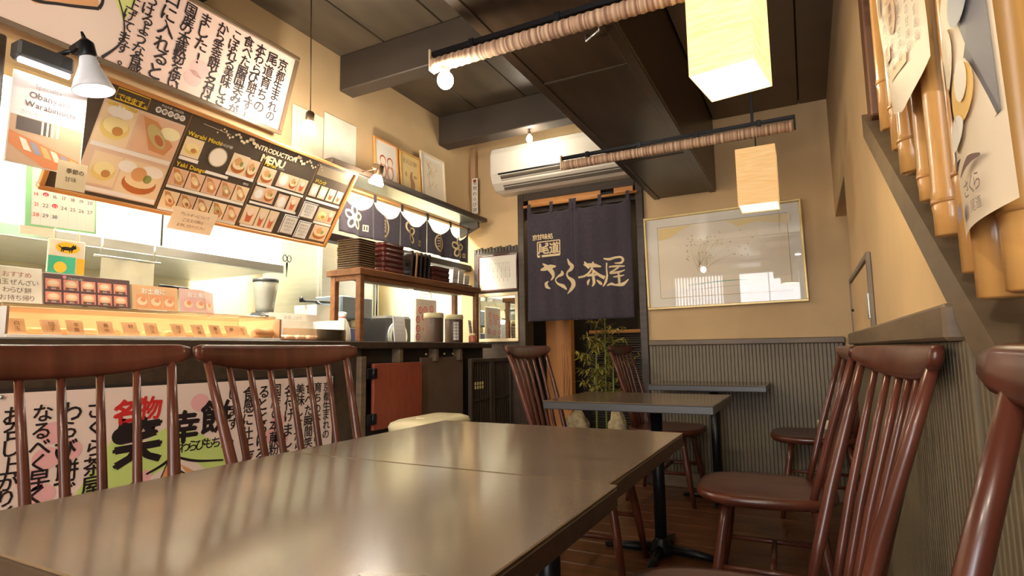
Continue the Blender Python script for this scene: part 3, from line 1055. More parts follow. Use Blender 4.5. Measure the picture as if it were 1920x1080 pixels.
# lattice gate in two leaves at the end of the counter
lg = thing('lattice_gate', 'black two-leaf lattice gate between the counter and the doorway', 'gate', mtx=frame((-2.095, 3.362, 0.0), (0, 1, 0), (0, 0, 1)))
for k in range(2):
    x0 = k * 0.305
    fr = MB()
    fr.box(x0, x0 + 0.028, 0.02, 0.868, 0, 0.028, 0.002); fr.box(x0 + 0.272, x0 + 0.30, 0.02, 0.868, 0, 0.028, 0.002)
    fr.box(x0 + 0.028, x0 + 0.272, 0.84, 0.868, 0, 0.028, 0.002); fr.box(x0 + 0.028, x0 + 0.272, 0.02, 0.05, 0, 0.028, 0.002)
    fr.build('leaf_frame', mat('black_lacquer', (70, 58, 46), 0.4), lg)
    for j in range(7):
        MB().box(x0 + 0.042 + j * 0.0335, x0 + 0.055 + j * 0.0335, 0.05, 0.84, 0.004, 0.016, 0.001).build('lattice_bar', MATS['black_lacquer'], lg)
    for yy in (0.3, 0.57):
        MB().box(x0 + 0.028, x0 + 0.272, yy, yy + 0.014, 0.0165, 0.0235, 0.001).build('cross_bar', MATS['black_lacquer'], lg)
    MB().box(x0 + 0.028, x0 + 0.272, 0.05, 0.84, -0.004, 0.001).build('backing', mat('smoked_backing', (30, 25, 22), 0.6), lg)
for j in range(4):
    for i in range(2):
        tag(MB().box(0, 0.018, 0, 0.022, 0, 0.003, 0.001).build('paper_tag', mat('pale_yellow_tag', (240, 226, 150), 0.6), lg), 'pale yellow tag')
for j, o in enumerate([c for c in lg.children if c.name.startswith('paper_tag')]):
    o.location = (0.060 + (j // 2) * 0.0335, 0.655 + (j % 2) * 0.027, 0.017)

# cream waste bin
bn = thing('waste_bin', 'cream lidded waste bin standing before the red hatch', 'bin', (-1.83, 2.56, 0))
MB().prism([(-0.105, -0.20), (0.105, -0.20), (0.105, 0.20), (-0.105, 0.20)], 'z', 0, 0.02).build('foot', cream_plastic, bn)
bb = MB()
vs = []
def rrect(w, d, r, z):
    out = []
    for cx_, cy_, a0 in ((w - r, d - r, 0), (-w + r, d - r, PI / 2), (-w + r, -d + r, PI), (w - r, -d + r, 1.5 * PI)):
        for k in range(6):
            a_ = a0 + PI / 2 * k / 5
            out.append((cx_ + r * math.cos(a_), cy_ + r * math.sin(a_), z))
    return out
def loft(rings):
    vs, fs, N = [], [], len(rings[0])
    for r in rings: vs += r
    for i in range(len(rings) - 1):
        for k in range(N):
            fs.append((i * N + k, i * N + (k + 1) % N, (i + 1) * N + (k + 1) % N, (i + 1) * N + k))
    fs.append(tuple(reversed(range(N)))); fs.append(tuple((len(rings) - 1) * N + k for k in range(N)))
    return vs, fs
MB().add(*loft([rrect(0.10, 0.20, 0.03, 0.018), rrect(0.115, 0.222, 0.035, 0.52)]), True).build('body', mat('white_bin_body', (228, 224, 214), 0.4, vary=0.03), bn)
MB().add(*loft([rrect(0.122, 0.23, 0.04, 0.515), rrect(0.124, 0.232, 0.04, 0.54), rrect(0.116, 0.224, 0.04, 0.558), rrect(0.09, 0.19, 0.04, 0.572)]), True).build('lid', cream_plastic, bn)
MB().box(-0.03, 0.03, -0.10, 0.10, 0.568, 0.576, 0.003).build('handle', cream_plastic, bn)

# ================================================================ written poster on the counter front
PINK, PALEP, GRN, INK, ORG = (238, 178, 176), (238, 214, 200), (204, 222, 128), (36, 26, 28), (226, 160, 100)
po = thing('hand_lettered_poster', 'wide pink poster with brush writing on the counter front', 'poster', mtx=frame((-2.117, 0.79, 0.30), (0, 1, -0.006), (0, 0.006, 1)))
PW, PH = 1.325, 0.515
MB().box(-0.012, PW + 0.012, -0.012, PH + 0.012, 0, 0.008, 0.002).build('board', mat('black_board_edge', (44, 36, 32), 0.5), po)
a = Art(0.0086)
a.rect(0, 0, PW, PH, PALEP); a.up()
a.poly([(0.24, 0.0), (0.22, 0.18), (0.32, 0.34), (0.40, 0.30), (0.50, 0.36), (0.62, 0.33), (0.74, 0.26), (0.80, 0.1), (0.78, 0.0)], GRN)
for x, y in ((0.15, 0.385), (0.135, 0.31), (0.195, 0.325), (0.13, 0.20), (0.10, 0.25), (1.0, 0.33), (1.02, 0.25), (0.97, 0.27), (0.63, 0.44)):
    a.ell(x, y, 0.038, 0.034, PINK, 20)
a.up()
a.poly([(0.30, 0.0), (0.42, 0.17), (0.47, 0.20), (0.56, 0.24), (0.62, 0.22), (0.74, 0.12), (0.80, 0.0)], PALEP); a.up()
a.poly([(0.43, 0.03), (0.515, 0.235), (0.60, 0.17), (0.52, 0.04)], ORG)
a.poly([(0.53, 0.05), (0.60, 0.17), (0.555, 0.225), (0.72, 0.12), (0.70, 0.02)], (226, 166, 108))
a.ell(0.44, 0.20, 0.02, 0.02, PINK)
a.up()
a.brush([(0.30, 0.10), (0.36, 0.155), (0.42, 0.20)], [0.014, 0.012, 0.008], INK)
a.brush([(0.44, 0.205), (0.50, 0.23), (0.53, 0.255)], [0.007, 0.010, 0.008], INK)
a.brush([(0.53, 0.255), (0.62, 0.222), (0.74, 0.205)], [0.008, 0.010, 0.006], INK)
a.brush([(0.53, 0.25), (0.57, 0.19), (0.68, 0.14), (0.76, 0.10)], [0.006, 0.006, 0.008, 0.008], INK)
a.brush([(0.515, 0.235), (0.47, 0.13), (0.43, 0.05)], [0.004, 0.005, 0.004], INK)
a.brush([(0.57, 0.19), (0.55, 0.21), (0.53, 0.25)], [0.004, 0.005, 0.004], INK)
RED = (206, 44, 42)
a.ch('名', 0.355, 0.430, 0.085, RED, 0.045, 0.06)
a.ch('物', 0.440, 0.437, 0.085, RED, 0.030, -0.05)
a.ch('笑', 0.405, 0.325, 0.170, INK, 0.040, 0.04)
a.ell(0.352, 0.350, 0.034, 0.030, INK); a.ell(0.443, 0.372, 0.022, 0.018, INK, rot=0.4)
a.ch('幸', 0.570, 0.355, 0.125, INK, 0.035)
a.ch('餅', 0.700, 0.380, 0.135, INK, 0.030)
for c, x in zip('(わらびもち)', (0.545, 0.575, 0.608, 0.640, 0.672, 0.704, 0.732)):
    a.ch(c, x, 0.280, 0.046, INK, 0.012)
for t_, x, y, sz, pt in (('さくら茶屋の', 0.268, 0.450, 0.066, 0.062), ('わらび餅ですが', 0.190, 0.448, 0.066, 0.060), ('なるべく早く本日中', 0.118, 0.448, 0.062, 0.050),
                     ('お召し上がりください', 0.045, 0.448, 0.058, 0.047),
                     ('します。', 0.775, 0.462, 0.055, 0.060), ('食感に仕上げて', 0.848, 0.462, 0.060, 0.055), ('るととろける', 0.918, 0.462, 0.060, 0.052),
                     ('国産の本蕨粉をたっ', 0.985, 0.462, 0.058, 0.050), ('名付けました', 1.058, 0.455, 0.062, 0.056), ('美味しさから', 1.120, 0.462, 0.054, 0.052),
                     ('食べた瞬間笑みが', 1.175, 0.462, 0.056, 0.050), ('育ちの本わらび餅', 1.228, 0.462, 0.050, 0.048), ('京都生まれの', 1.285, 0.466, 0.048, 0.046)):
    a.column(t_, x, y, sz, pt, INK, 0.016, 0.06)
a.build('print', po)
for x, y in ((0.01, PH - 0.01), (PW - 0.008, PH - 0.008)):
    MB().lathe([(0.006, 0), (0.006, 0.003), (0.003, 0.005)], 12, (x, y, 0.012)).build('pin', steel, po)

# ================================================================ menu board (leaning forward) and written board above it
v_ax = Vector((0.246, 0, 0.40)).normalized()
menu = thing('menu_board', 'long framed photo menu board leaning out over the counter', 'menu board', mtx=frame((-2.446, 0.98, 1.533), (0, 1, 0), v_ax))
MW, MH = 1.378, 0.470
MB().box(0.004, MW - 0.004, 0.004, MH - 0.004, 0, 0.010).build('panel', mat('charcoal_menu_panel', (70, 60, 50), 0.4), menu)
frame_border(MB(), MW, MH, 0.016, 0.024).build('frame', orangewood, menu)
MK, YEL, CREAM, WHT = (92, 80, 66), (240, 206, 60), (246, 228, 186), (250, 244, 232)
a = Art(0.0108)
a.rect(0.016, 0.016, MW - 0.016, MH - 0.016, MK); a.up()


def dish(cx_, cy_, w, h, kind, rg):
    """small food photograph"""
    bgc = rg.choice([(242, 208, 172), (236, 196, 160), (246, 222, 180)])
    a.rect(cx_ - w / 2, cy_ - h / 2, cx_ + w / 2, cy_ + h / 2, bgc); a.up()
    if kind == 'cake':
        a.ell(cx_, cy_ - h * 0.06, w * 0.42, h * 0.30, (240, 214, 130)); a.up()
        a.ell(cx_, cy_ + h * 0.02, w * 0.36, h * 0.22, (250, 232, 168)); a.up()
        a.ell(cx_ + w * 0.1, cy_ - h * 0.12, w * 0.16, h * 0.12, (206, 148, 84))
    elif kind == 'dango':
        a.poly([(cx_ - w * 0.45, cy_ + h * 0.45), (cx_ - w * 0.12, cy_ + h * 0.42), (cx_ + w * 0.42, cy_ - h * 0.10), (cx_ + w * 0.30, cy_ - h * 0.42), (cx_ - w * 0.08, cy_ - h * 0.38)], (216, 156, 104)); a.up()
        a.ell(cx_ - w * 0.02, cy_ + h * 0.02, w * 0.34, h * 0.17, rg.choice([(248, 222, 170), (236, 196, 140), (206, 190, 130)]), 16, -0.8); a.up()
        a.ell(cx_ + w * 0.06, cy_ - h * 0.06, w * 0.16, h * 0.09, rg.choice([(252, 238, 206), (196, 120, 80), (226, 206, 150)]), 12, -0.8)
    elif kind == 'bowl':
        a.ell(cx_, cy_ - h * 0.10, w * 0.40, h * 0.30, (196, 116, 62)); a.up()
        a.ell(cx_, cy_, w * 0.36, h * 0.22, (248, 226, 180)); a.up()
        a.ell(cx_ - w * 0.08, cy_ + h * 0.16, w * 0.18, h * 0.2, (226, 170, 110)); a.ell(cx_ + w * 0.14, cy_ + h * 0.08, w * 0.1, h * 0.12, (150, 160, 90))
    elif kind == 'cup':
        a.poly([(cx_ - w * 0.18, cy_ - h * 0.36), (cx_ + w * 0.18, cy_ - h * 0.36), (cx_ + w * 0.26, cy_ + h * 0.12), (cx_ - w * 0.26, cy_ + h * 0.12)], (222, 120, 80)); a.up()
        a.ell(cx_, cy_ + h * 0.16, w * 0.24, h * 0.2, (250, 226, 200))
    elif kind == 'plate':
        a.ell(cx_, cy_, w * 0.44, h * 0.44, (236, 226, 206)); a.up(); a.ell(cx_, cy_, w * 0.33, h * 0.33, (250, 246, 236))
    a.z = 0.0116


rg = random.Random(5)
# section 1 (set menus)
a.z = 0.0116
a.rect(0.10, 0.03, 0.405, 0.395, (236, 206, 176)); a.up()
a.z = 0.0116
for cx_, cy_, w, h, k in ((0.165, 0.305, 0.12, 0.15, 'cake'), (0.318, 0.310, 0.165, 0.15, 'dango'), (0.318, 0.120, 0.165, 0.15, 'bowl'), (0.180, 0.130, 0.10, 0.13, 'cake')):
    a.z = 0.0122; dish(cx_, cy_, w, h, k, rg)
a.z = 0.0130
a.ell(0.36, 0.34, 0.04, 0.026, (250, 240, 190)); a.ell(0.165, 0.36, 0.045, 0.024, WHT); a.ell(0.35, 0.165, 0.045, 0.026, WHT); a.ell(0.255, 0.165, 0.035, 0.024, WHT)
a.up()
for y in (0.212, 0.035):
    a.rect(0.105, y, 0.40, y + 0.018, WHT)
a.stroke([(0.13, 0.405), (0.245, 0.405), (0.245, 0.448), (0.13, 0.448)], 0.004, YEL, True)
a.text('できます。', 0.188, 0.417, 0.028, YEL, 0.02)
a.text('PLEASE ORDER', 0.335, 0.441, 0.013, WHT, 0.01)
for k in range(5):
    a.ell(0.285 + k * 0.024, 0.420, 0.0115, 0.0125, WHT)
a.text('Set Menu', 0.165, 0.385, 0.026, YEL, 0.03); a.text('セット', 0.222, 0.386, 0.018, WHT, 0.01)
a.up()
for k, c in enumerate('季節の彩り'):
    a.ch(c, 0.285 + k * 0.024, 0.420, 0.015, MK, 0.02)
# section dividers
for x in (0.412, 0.800, 1.105):
    a.stroke([(x, 0.016), (x, MH - 0.016)], 0.004, (150, 110, 72))
# section 2
a.text('Warabi Mochi', 0.500, 0.372, 0.026, YEL, 0.03); a.text('わらび餅', 0.602, 0.372, 0.016, WHT, 0.01)
for cx_, cy_, w, h, k in ((0.465, 0.315, 0.08, 0.085, 'cake'), (0.690, 0.305, 0.085, 0.10, 'bowl'), (0.760, 0.300, 0.06, 0.10, 'bowl')):
    a.z = 0.0122; dish(cx_, cy_, w, h, k, rg)
a.z = 0.0125; a.ell(0.585, 0.310, 0.043, 0.045, (206, 190, 160)); a.up(); a.ell(0.585, 0.310, 0.038, 0.040, (250, 240, 220)); a.up()
a.rect(0.425, 0.255, 0.51, 0.270, WHT); a.rect(0.645, 0.247, 0.79, 0.262, WHT)
a.text('Yaki Dango', 0.490, 0.232, 0.026, YEL, 0.03); a.rect(0.555, 0.226, 0.665, 0.240, WHT); a.text('¥150', 0.76, 0.228, 0.016, WHT, 0.01)
for r_ in range(2):
    for k in range(5):
        a.z = 0.0122; dish(0.455 + k * 0.075, 0.175 - r_ * 0.105, 0.070, 0.078, 'dango', rg)
a.z = 0.0130
for y in (0.122, 0.018):
    a.rect(0.420, y, 0.790, y + 0.013, WHT)
# title
a.text('INTRODUCTION', 0.850, 0.416, 0.032, CREAM, 0.03); a.text('MENU', 0.850, 0.372, 0.052, CREAM, 0.04)
rr = random.Random(11)
for sx_ in (-1, 1):
    for k in range(16):
        u_ = 0.12 + k * 0.012
        a.ell(0.84 + sx_ * u_, 0.425 + 0.014 * math.sin(k * 1.1), 0.008 - k * 0.0003, 0.010 - 0.0004 * k, CREAM, 8, rr.uniform(0, 3))
a.stroke([(0.47, 0.430), (0.60, 0.425)], 0.002, CREAM)
# section 3
a.text('Parfait', 0.845, 0.352, 0.024, YEL, 0.03); a.text('パフェ', 0.905, 0.352, 0.015, WHT, 0.01)
for cx_, cy_, w, h, k in ((0.850, 0.295, 0.08, 0.085, 'bowl'), (0.945, 0.300, 0.065, 0.075, 'plate'), (1.005, 0.300, 0.055, 0.075, 'bowl'), (1.062, 0.300, 0.055, 0.075, 'cup'),
                          (0.845, 0.200, 0.06, 0.07, 'plate'), (0.905, 0.205, 0.065, 0.08, 'bowl'), (0.985, 0.190, 0.06, 0.08, 'plate'), (1.055, 0.195, 0.06, 0.085, 'cup'),
                          (0.845, 0.085, 0.075, 0.10, 'cup'), (0.915, 0.080, 0.055, 0.11, 'cup'), (0.975, 0.080, 0.055, 0.11, 'cup')):
    a.z = 0.0122; dish(cx_, cy_, w, h, k, rg)
a.z = 0.0130
for x0_, x1_, y in ((0.815, 1.095, 0.243), (0.815, 1.095, 0.145), (0.815, 1.0, 0.022)):
    a.rect(x0_, y, x1_, y + 0.012, WHT)
# section 4
a.rect(1.115, 0.385, 1.34, 0.440, (150, 132, 104)); a.text('ドリンク', 1.165, 0.352, 0.024, YEL, 0.02)
for cx_, cy_, w, h, k in ((1.145, 0.300, 0.05, 0.07, 'plate'), (1.205, 0.300, 0.05, 0.07, 'plate'), (1.265, 0.300, 0.05, 0.07, 'cup'), (1.322, 0.300, 0.045, 0.07, 'cup'),
                          (1.265, 0.180, 0.08, 0.08, 'cake'), (1.325, 0.180, 0.05, 0.08, 'cup'), (1.300, 0.075, 0.11, 0.09, 'bowl')):
    a.z = 0.0122; dish(cx_, cy_, w, h, k, rg)
a.z = 0.0130
a.rect(1.115, 0.240, 1.355, 0.254, WHT); a.rect(1.225, 0.125, 1.355, 0.138, WHT)
a.build('print', menu, print_mat('glossy_print', 0.35, 0.3))
for x, y, w, h in ((1.115, 0.140, 0.095, 0.090), (1.035, 0.030, 0.090, 0.105), (1.135, 0.022, 0.085, 0.100)):
    o = MB().box(x, x + w, y, y + h, 0.0145, 0.0195, 0.001).build('price_card', paper, menu)
    b2 = Art(0.0200)
    b2.stroke([(x + 0.003, y + 0.003), (x + w - 0.003, y + 0.003), (x + w - 0.003, y + h - 0.003), (x + 0.003, y + h - 0.003)], 0.005, (60, 44, 52), True)
    for k in range(4):
        b2.text('白玉ぜんざい'[k:k + 4], x + w / 2, y + h * 0.78 - k * h * 0.18, 0.015, (90, 76, 66), 0.0)
    b2.build('lettering', o)
nt_ = thing('notice_sheet', 'pale printed notice taped below the menu board frame', 'notice', mtx=frame((-2.425, 1.445, 1.468), (0, 1, 0), v_ax))
MB().box(0, 0.20, 0, 0.105, 0, 0.0015).build('sheet', mat('cream_sheet', (246, 228, 196), 0.6), nt_)
a = Art(0.002)
for k, s_ in enumerate(('アレルギーについて', 'ご注文の際は', 'お申し付けください')):
    a.text(s_, 0.10, 0.078 - k * 0.026, 0.017, (150, 110, 80), 0.0)
a.build('lettering', nt_)

v2 = Vector((0.124, 0, 0.386)).normalized()
hw = thing('hand_lettered_board', 'large framed pink board of brush writing leaning above the photo menu', 'sign board', mtx=frame((-2.374, 0.36, 2.052), (0, 1, 0), v2))
HW, HH = 1.605, 0.408
MB().box(0.004, HW - 0.004, 0.004, HH - 0.004, 0, 0.012).build('panel', mat('pink_board', (238, 206, 186), 0.5), hw)
frame_border(MB(), HW, HH, 0.020, 0.026).build('frame', mat('bronze_brown_frame', (112, 90, 66), 0.4, vary=0.15), hw)
a = Art(0.0128)
PKB = (242, 208, 190)
a.rect(0.02, 0.02, HW - 0.02, HH - 0.02, PKB); a.up()
a.poly([(0.60, 0.386), (0.86, 0.386), (0.83, 0.28), (0.80, 0.17), (0.74, 0.24)], (226, 226, 140))
a.ell(1.13, 0.14, 0.045, 0.04, (240, 190, 180)); a.ell(1.11, 0.09, 0.04, 0.035, (240, 190, 180))
a.up()
# the sweet drawn on the board's far end
a.poly([(0.02, 0.02), (0.76, 0.02), (0.815, 0.10), (0.80, 0.19), (0.72, 0.30), (0.66, 0.386), (0.02, 0.386)], (240, 214, 196)); a.up()
a.poly([(0.30, 0.16), (0.56, 0.386), (0.66, 0.386), (0.715, 0.19), (0.53, 0.11)], (228, 166, 112)); a.poly([(0.42, 0.15), (0.46, 0.25), (0.535, 0.20), (0.54, 0.15)], (150, 180, 110)); a.up()
a.brush([(0.715, 0.19), (0.712, 0.25), (0.60, 0.386)], [0.012, 0.010, 0.006], INK); a.brush([(0.715, 0.19), (0.60, 0.145), (0.50, 0.12), (0.30, 0.16)], [0.012, 0.010, 0.012, 0.008], INK)
a.brush([(0.545, 0.14), (0.55, 0.21), (0.46, 0.31)], [0.010, 0.008, 0.008], INK)
a.brush([(0.66, 0.386), (0.74, 0.30), (0.80, 0.20), (0.812, 0.11), (0.76, 0.022)], [0.004, 0.004, 0.005, 0.006, 0.012], INK)
for t_, x, y, sz, pt in (('京都生まれの', 1.525, 0.330, 0.058, 0.052), ('尾道育ちの', 1.455, 0.335, 0.066, 0.060), ('本わらび餅です!', 1.390, 0.348, 0.056, 0.046),
                     ('食べた瞬間笑みが', 1.325, 0.352, 0.056, 0.045), ('こぼれる美味しさ', 1.258, 0.352, 0.054, 0.044), ('から笑幸餅と名付け', 1.188, 0.352, 0.054, 0.041),
                     ('ました!', 1.110, 0.350, 0.062, 0.056), ('国産の本蕨粉を使い', 1.035, 0.356, 0.056, 0.041), ('口に入れると', 0.960, 0.360, 0.068, 0.062),
                     ('とろけるような食感', 0.880, 0.356, 0.054, 0.041), ('に仕上げてます。', 0.820, 0.350, 0.050, 0.044)):
    a.column(t_, x, y, sz, pt, INK, 0.018, 0.07)
a.build('print', hw)
MB().box(0.05, HW - 0.05, 0.05, 0.07, -0.05, 0.0).build('prop_batten', orangewood, hw)

# sheets taped to the upper wall
for k, (y, z, lab) in enumerate(((2.095, 2.0, 'blank cream sheet taped to the wall behind the flood bulb'), (2.325, 2.04, 'pale sheet taped to the wall nearer the small framed pictures'))):
    t = thing('wall_sheet', lab, 'paper', mtx=frame((XL + 0.003, y, z), (0, 1, 0), (0, 0, 1)))
    MB().grid(lambda u, v: (u * 0.225 if k == 0 else u * 0.265, v * 0.285, 0.002 + 0.008 * (1 - v) * math.sin(u * PI)), 10, 6).build('sheet', mat('cream_sheet', (246, 228, 196), 0.6) if k == 0 else mat('warm_white_sheet', (248, 234, 210), 0.6), t)

# ================================================================ shelf under the wall, pictures on it
sh = thing('wall_shelf', 'long dark shelf below the wall with small framed pictures on it', 'shelf', (-2.43, 3.02, 1.945))
MB().box(0, 0.21, -0.83, 0.85, 0, 0.030, 0.003).build('board', darkwood, sh)
MB().box(0.02, 0.19, -0.80, 0.80, -0.006, -0.0005).build('underside_tray', steel, sh)
for y in (-0.75, 0.78):
    MB().prism([(0.0, 0.0), (0.17, 0.0), (0.17, -0.05), (0.0, -0.12)][::-1], 'y', y - 0.014, y + 0.014).build('bracket', darkwood, sh)


def small_frame(y0, w, h, x, label, fm, draw):
    lean = Vector((-0.06, 0, 1)).normalized()
    t = thing('small_picture', label, 'picture', mtx=frame((x, y0, 1.976), (0, 1, 0), lean))
    frame_border(MB(), w, h, 0.014, 0.018).build('frame', fm, t)
    MB().box(0.01, w - 0.01, 0.01, h - 0.01, 0, 0.008).build('mat_board', paper, t)
    a_ = Art(0.0086)
    draw(a_, w, h)
    a_.build('artwork', t)
    return t


def draw_dolls(a_, w, h):
    for cx_ in (w * 0.36, w * 0.66):
        a_.ell(cx_, h * 0.36, w * 0.15, h * 0.17, (214, 128, 96)); a_.ell(cx_, h * 0.58, w * 0.13, h * 0.10, (190, 72, 50))
    a_.up()
    for cx_ in (w * 0.36, w * 0.66):
        a_.ell(cx_, h * 0.56, w * 0.105, h * 0.085, (250, 226, 196)); a_.ell(cx_, h * 0.34, w * 0.09, h * 0.12, (246, 232, 210))


def draw_print(a_, w, h):
    a_.rect(0.014, 0.014, w - 0.014, h - 0.014, (232, 200, 128)); a_.up()
    a_.text('わらび餅', w * 0.52, h * 0.80, 0.042, (150, 96, 50), 0.0)
    a_.brush([(w * 0.55, h * 0.10), (w * 0.62, h * 0.30), (w * 0.55, h * 0.48), (w * 0.60, h * 0.60)], [0.03, 0.05, 0.03, 0.01], (176, 118, 62))
    a_.ell(w * 0.3, h * 0.5, 0.012, 0.02, (200, 150, 80)); a_.ell(w * 0.75, h * 0.5, 0.02, 0.012, (200, 150, 80))


def draw_sketch(a_, w, h):
    a_.rect(0.03, 0.04, w - 0.03, h - 0.04, (240, 224, 194)); a_.up()
    r2 = random.Random(4)
    for k in range(16):
        x, y = w * r2.uniform(0.3, 0.7), h * r2.uniform(0.25, 0.75)
        a_.brush([(x, y), (x + r2.uniform(-.03, .03), y + 0.02), (x + r2.uniform(-.04, .04), y + 0.05)], [0.002, 0.006, 0.002], r2.choice([(176, 196, 130), (226, 150, 130), (200, 176, 120), (150, 170, 120)]))


small_frame(2.700, 0.235, 0.325, -2.372, 'orange-framed picture of two dolls on the wall shelf', orangewood, draw_dolls)
small_frame(2.955, 0.225, 0.315, -2.372, 'yellow print in a pine frame, between two others on the wall shelf', mat('honey_pine', (214, 164, 84), 0.4), draw_print)
small_frame(3.195, 0.300, 0.385, -2.372, 'white-framed floral sketch on the wall shelf', mat('white_wood_frame', (238, 214, 178), 0.4), draw_sketch)

# dark lintel plank and short curtain under the shelf
struct('trim_11', MB().box(-2.53, -2.452, 2.30, YB, 1.580, 1.628, 0.004), darkwood, label='dark plank behind the short navy curtain')
sc = thing('short_curtain', 'short navy curtain with cream cherry blossoms below the wall shelf', 'curtain', (-2.335, 2.36, 1.61))
SW, SH = 1.41, 0.245
MB().tube([(0, 0.0, 0.272), (0, SW + 0.06, 0.272)], 0.007, 12).build('pole', orangewood, sc)
stabs = [0.03, 0.30, 0.565, 0.85, 1.14, 1.39]


def sx_(u, v):
    return 0.010 * math.sin(u * 22) * (1.1 - v / SH) + 0.006 * math.sin(u * 51 + 1)


for i in range(5):
    t0, t1 = stabs[i], stabs[i + 1]
    e0, e1 = (0.0 if i == 0 else t0 + 0.001), (SW if i == 4 else t1 - 0.001)
    def stop(u):
        q = min(1, max(0, (u - t0) / (t1 - t0)))
        return SH - 0.085 * (4 * q * (1 - q)) ** 0.75
    o = MB().grid(lambda a_, b_: (lambda u: (sx_(u, b_ * stop(u)), u, b_ * stop(u)))(e0 + a_ * (e1 - e0)), 22, 14).build('cloth_panel', navy, sc)
    so_ = o.modifiers.new('thick', 'SOLIDIFY'); so_.thickness = 0.0015; so_.offset = 0
for x in stabs:
    MB().box(0.0085, 0.010, x - 0.013, x + 0.013, SH - 0.012, 0.281).box(-0.009, 0.010, x - 0.013, x + 0.013, 0.2795, 0.281).build('tab', navy, sc)
a = Art(0.0)


def blossom(cx_, cy_, r, rot=0.0, petals=(0, 1, 2, 3, 4)):
    for k in petals:
        an = rot + PI / 2 + k * 2 * PI / 5
        px, py = cx_ + math.cos(an) * r * 0.62, cy_ + math.sin(an) * r * 0.62
        pts = []
        for j in range(14):
            b_ = 2 * PI * j / 14
            x, y = math.cos(b_) * r * 0.42, math.sin(b_) * r * 0.30
            pts.append((px + x * math.cos(an) - y * math.sin(an), py + x * math.sin(an) + y * math.cos(an)))
        a.stroke(pts, r * 0.19, CRM, True)
        a.stroke([(cx_, cy_), (cx_ + math.cos(an + 0.62) * r * 0.42, cy_ + math.sin(an + 0.62) * r * 0.42)], r * 0.06, CRM)


def crest(cx_, cy_, r, half=False):
    pts = [(cx_ + math.cos(q) * r, cy_ + math.sin(q) * r * 1.05) for q in [(-PI / 2 + PI * j / 14) if half else 2 * PI * j / 26 for j in range(15 if half else 26)]]
    a.stroke(pts, r * 0.22, CRM, not half)
    for k in range(4):
        yy = cy_ + r * (0.55 - k * 0.36)
        a.brush([(cx_ + (0.02 if half else -0.62) * r, yy), (cx_ + 0.2 * r, yy + 0.1 * r), (cx_ + 0.62 * r, yy - 0.1 * r)], [r * 0.1, r * 0.2, r * 0.08], CRM)
    a.brush([(cx_ + 0.1 * r, cy_ + 0.6 * r), (cx_ + 0.3 * r, cy_), (cx_ + 0.1 * r, cy_ - 0.6 * r)], [r * 0.08, r * 0.2, r * 0.08], CRM)


def sq(cx_, cy_, s_):
    a.stroke([(cx_ - s_, cy_ - s_), (cx_ + s_, cy_ - s_), (cx_ + s_, cy_ + s_), (cx_ - s_, cy_ + s_)], s_ * 0.6, CRM, True)
    a.stroke([(cx_, cy_ - s_), (cx_, cy_ + s_)], s_ * 0.4, CRM)


blossom(0.125, 0.105, 0.070); sq(0.232, 0.060, 0.016)
crest(0.385, 0.100, 0.062, True)
blossom(0.640, 0.100, 0.072, 0.2, (0, 3, 4)); sq(0.775, 0.055, 0.016)
crest(1.005, 0.095, 0.056)
blossom(1.250, 0.095, 0.075); sq(1.345, 0.050, 0.014)
a.build('lettering', sc, print_mat('dyed_cream', 0.85), warp=lambda u, v, z: (sx_(u, v) + 0.0022, u, v))

# ================================================================ dish shelf standing on the counter
ds = thing('dish_rack', 'warm brown wooden rack standing on the counter, stacked with lacquerware', 'rack', (-2.24, 2.95, 0.98))
MB().box(-0.125, 0.125, -0.645, 0.635, 0.362, 0.400, 0.004).build('top_board', shelfwood, ds)
MB().box(-0.105, 0.105, -0.625, -0.605, 0.335, 0.362, 0.002).build('apron', shelfwood, ds)
MB().box(0.09, 0.105, -0.605, 0.615, 0.335, 0.362, 0.002).build('apron', shelfwood, ds)
for sx2 in (-0.10, 0.085):
    for y in (-0.625, 0.59):
        MB().box(sx2 - 0.005, sx2 + 0.03, y - 0.005, y + 0.03, 0, 0.362, 0.003).build('post', shelfwood, ds)
for k in range(2):
    MB().box(-0.05, 0.02, -0.5 + k * 0.55, -0.02 + k * 0.55, 0.345, 0.3615, 0.004).build('light_fixture', mat('grey_fixture', (150, 140, 120), 0.4), ds)

lacq_red = mat('dark_red_lacquer', (84, 34, 26), 0.25, vary=0.15, coat=0.4)
lacq_black = mat('black_lacquer_gloss', (40, 30, 26), 0.25, vary=0.1, coat=0.4)
lacq_rim = mat('bronze_rim', (168, 128, 80), 0.35, metal=0.3)
TOP = 1.380
# round-edged trays
ORD = ['topmost', 'second from the top', 'third from the top', 'fourth from the top', 'fifth from the top', 'sixth from the top', 'seventh from the top', 'eighth from the top', 'ninth from the top', 'tenth from the top', 'third from the bottom', 'second from the bottom', 'lowest']
TR = 'bronze-rimmed black lacquer tray, %s in its stack on the rack'


def tray(loc, w, d, h, body, rim, label, group, name='lacquer_tray', cat='tray'):
    t = thing(name, label, cat, loc, group=group)
    MB().add(*loft([rrect(w * 0.94, d * 0.94, 0.02, 0), rrect(w, d, 0.022, h * 0.55), rrect(w, d, 0.022, h * 0.90)]), True).build('body', body, t)
    MB().add(*loft([rrect(w + 0.001, d + 0.001, 0.023, h * 0.86), rrect(w + 0.002, d + 0.002, 0.023, h)]), True).build('rim', rim, t)
    return t


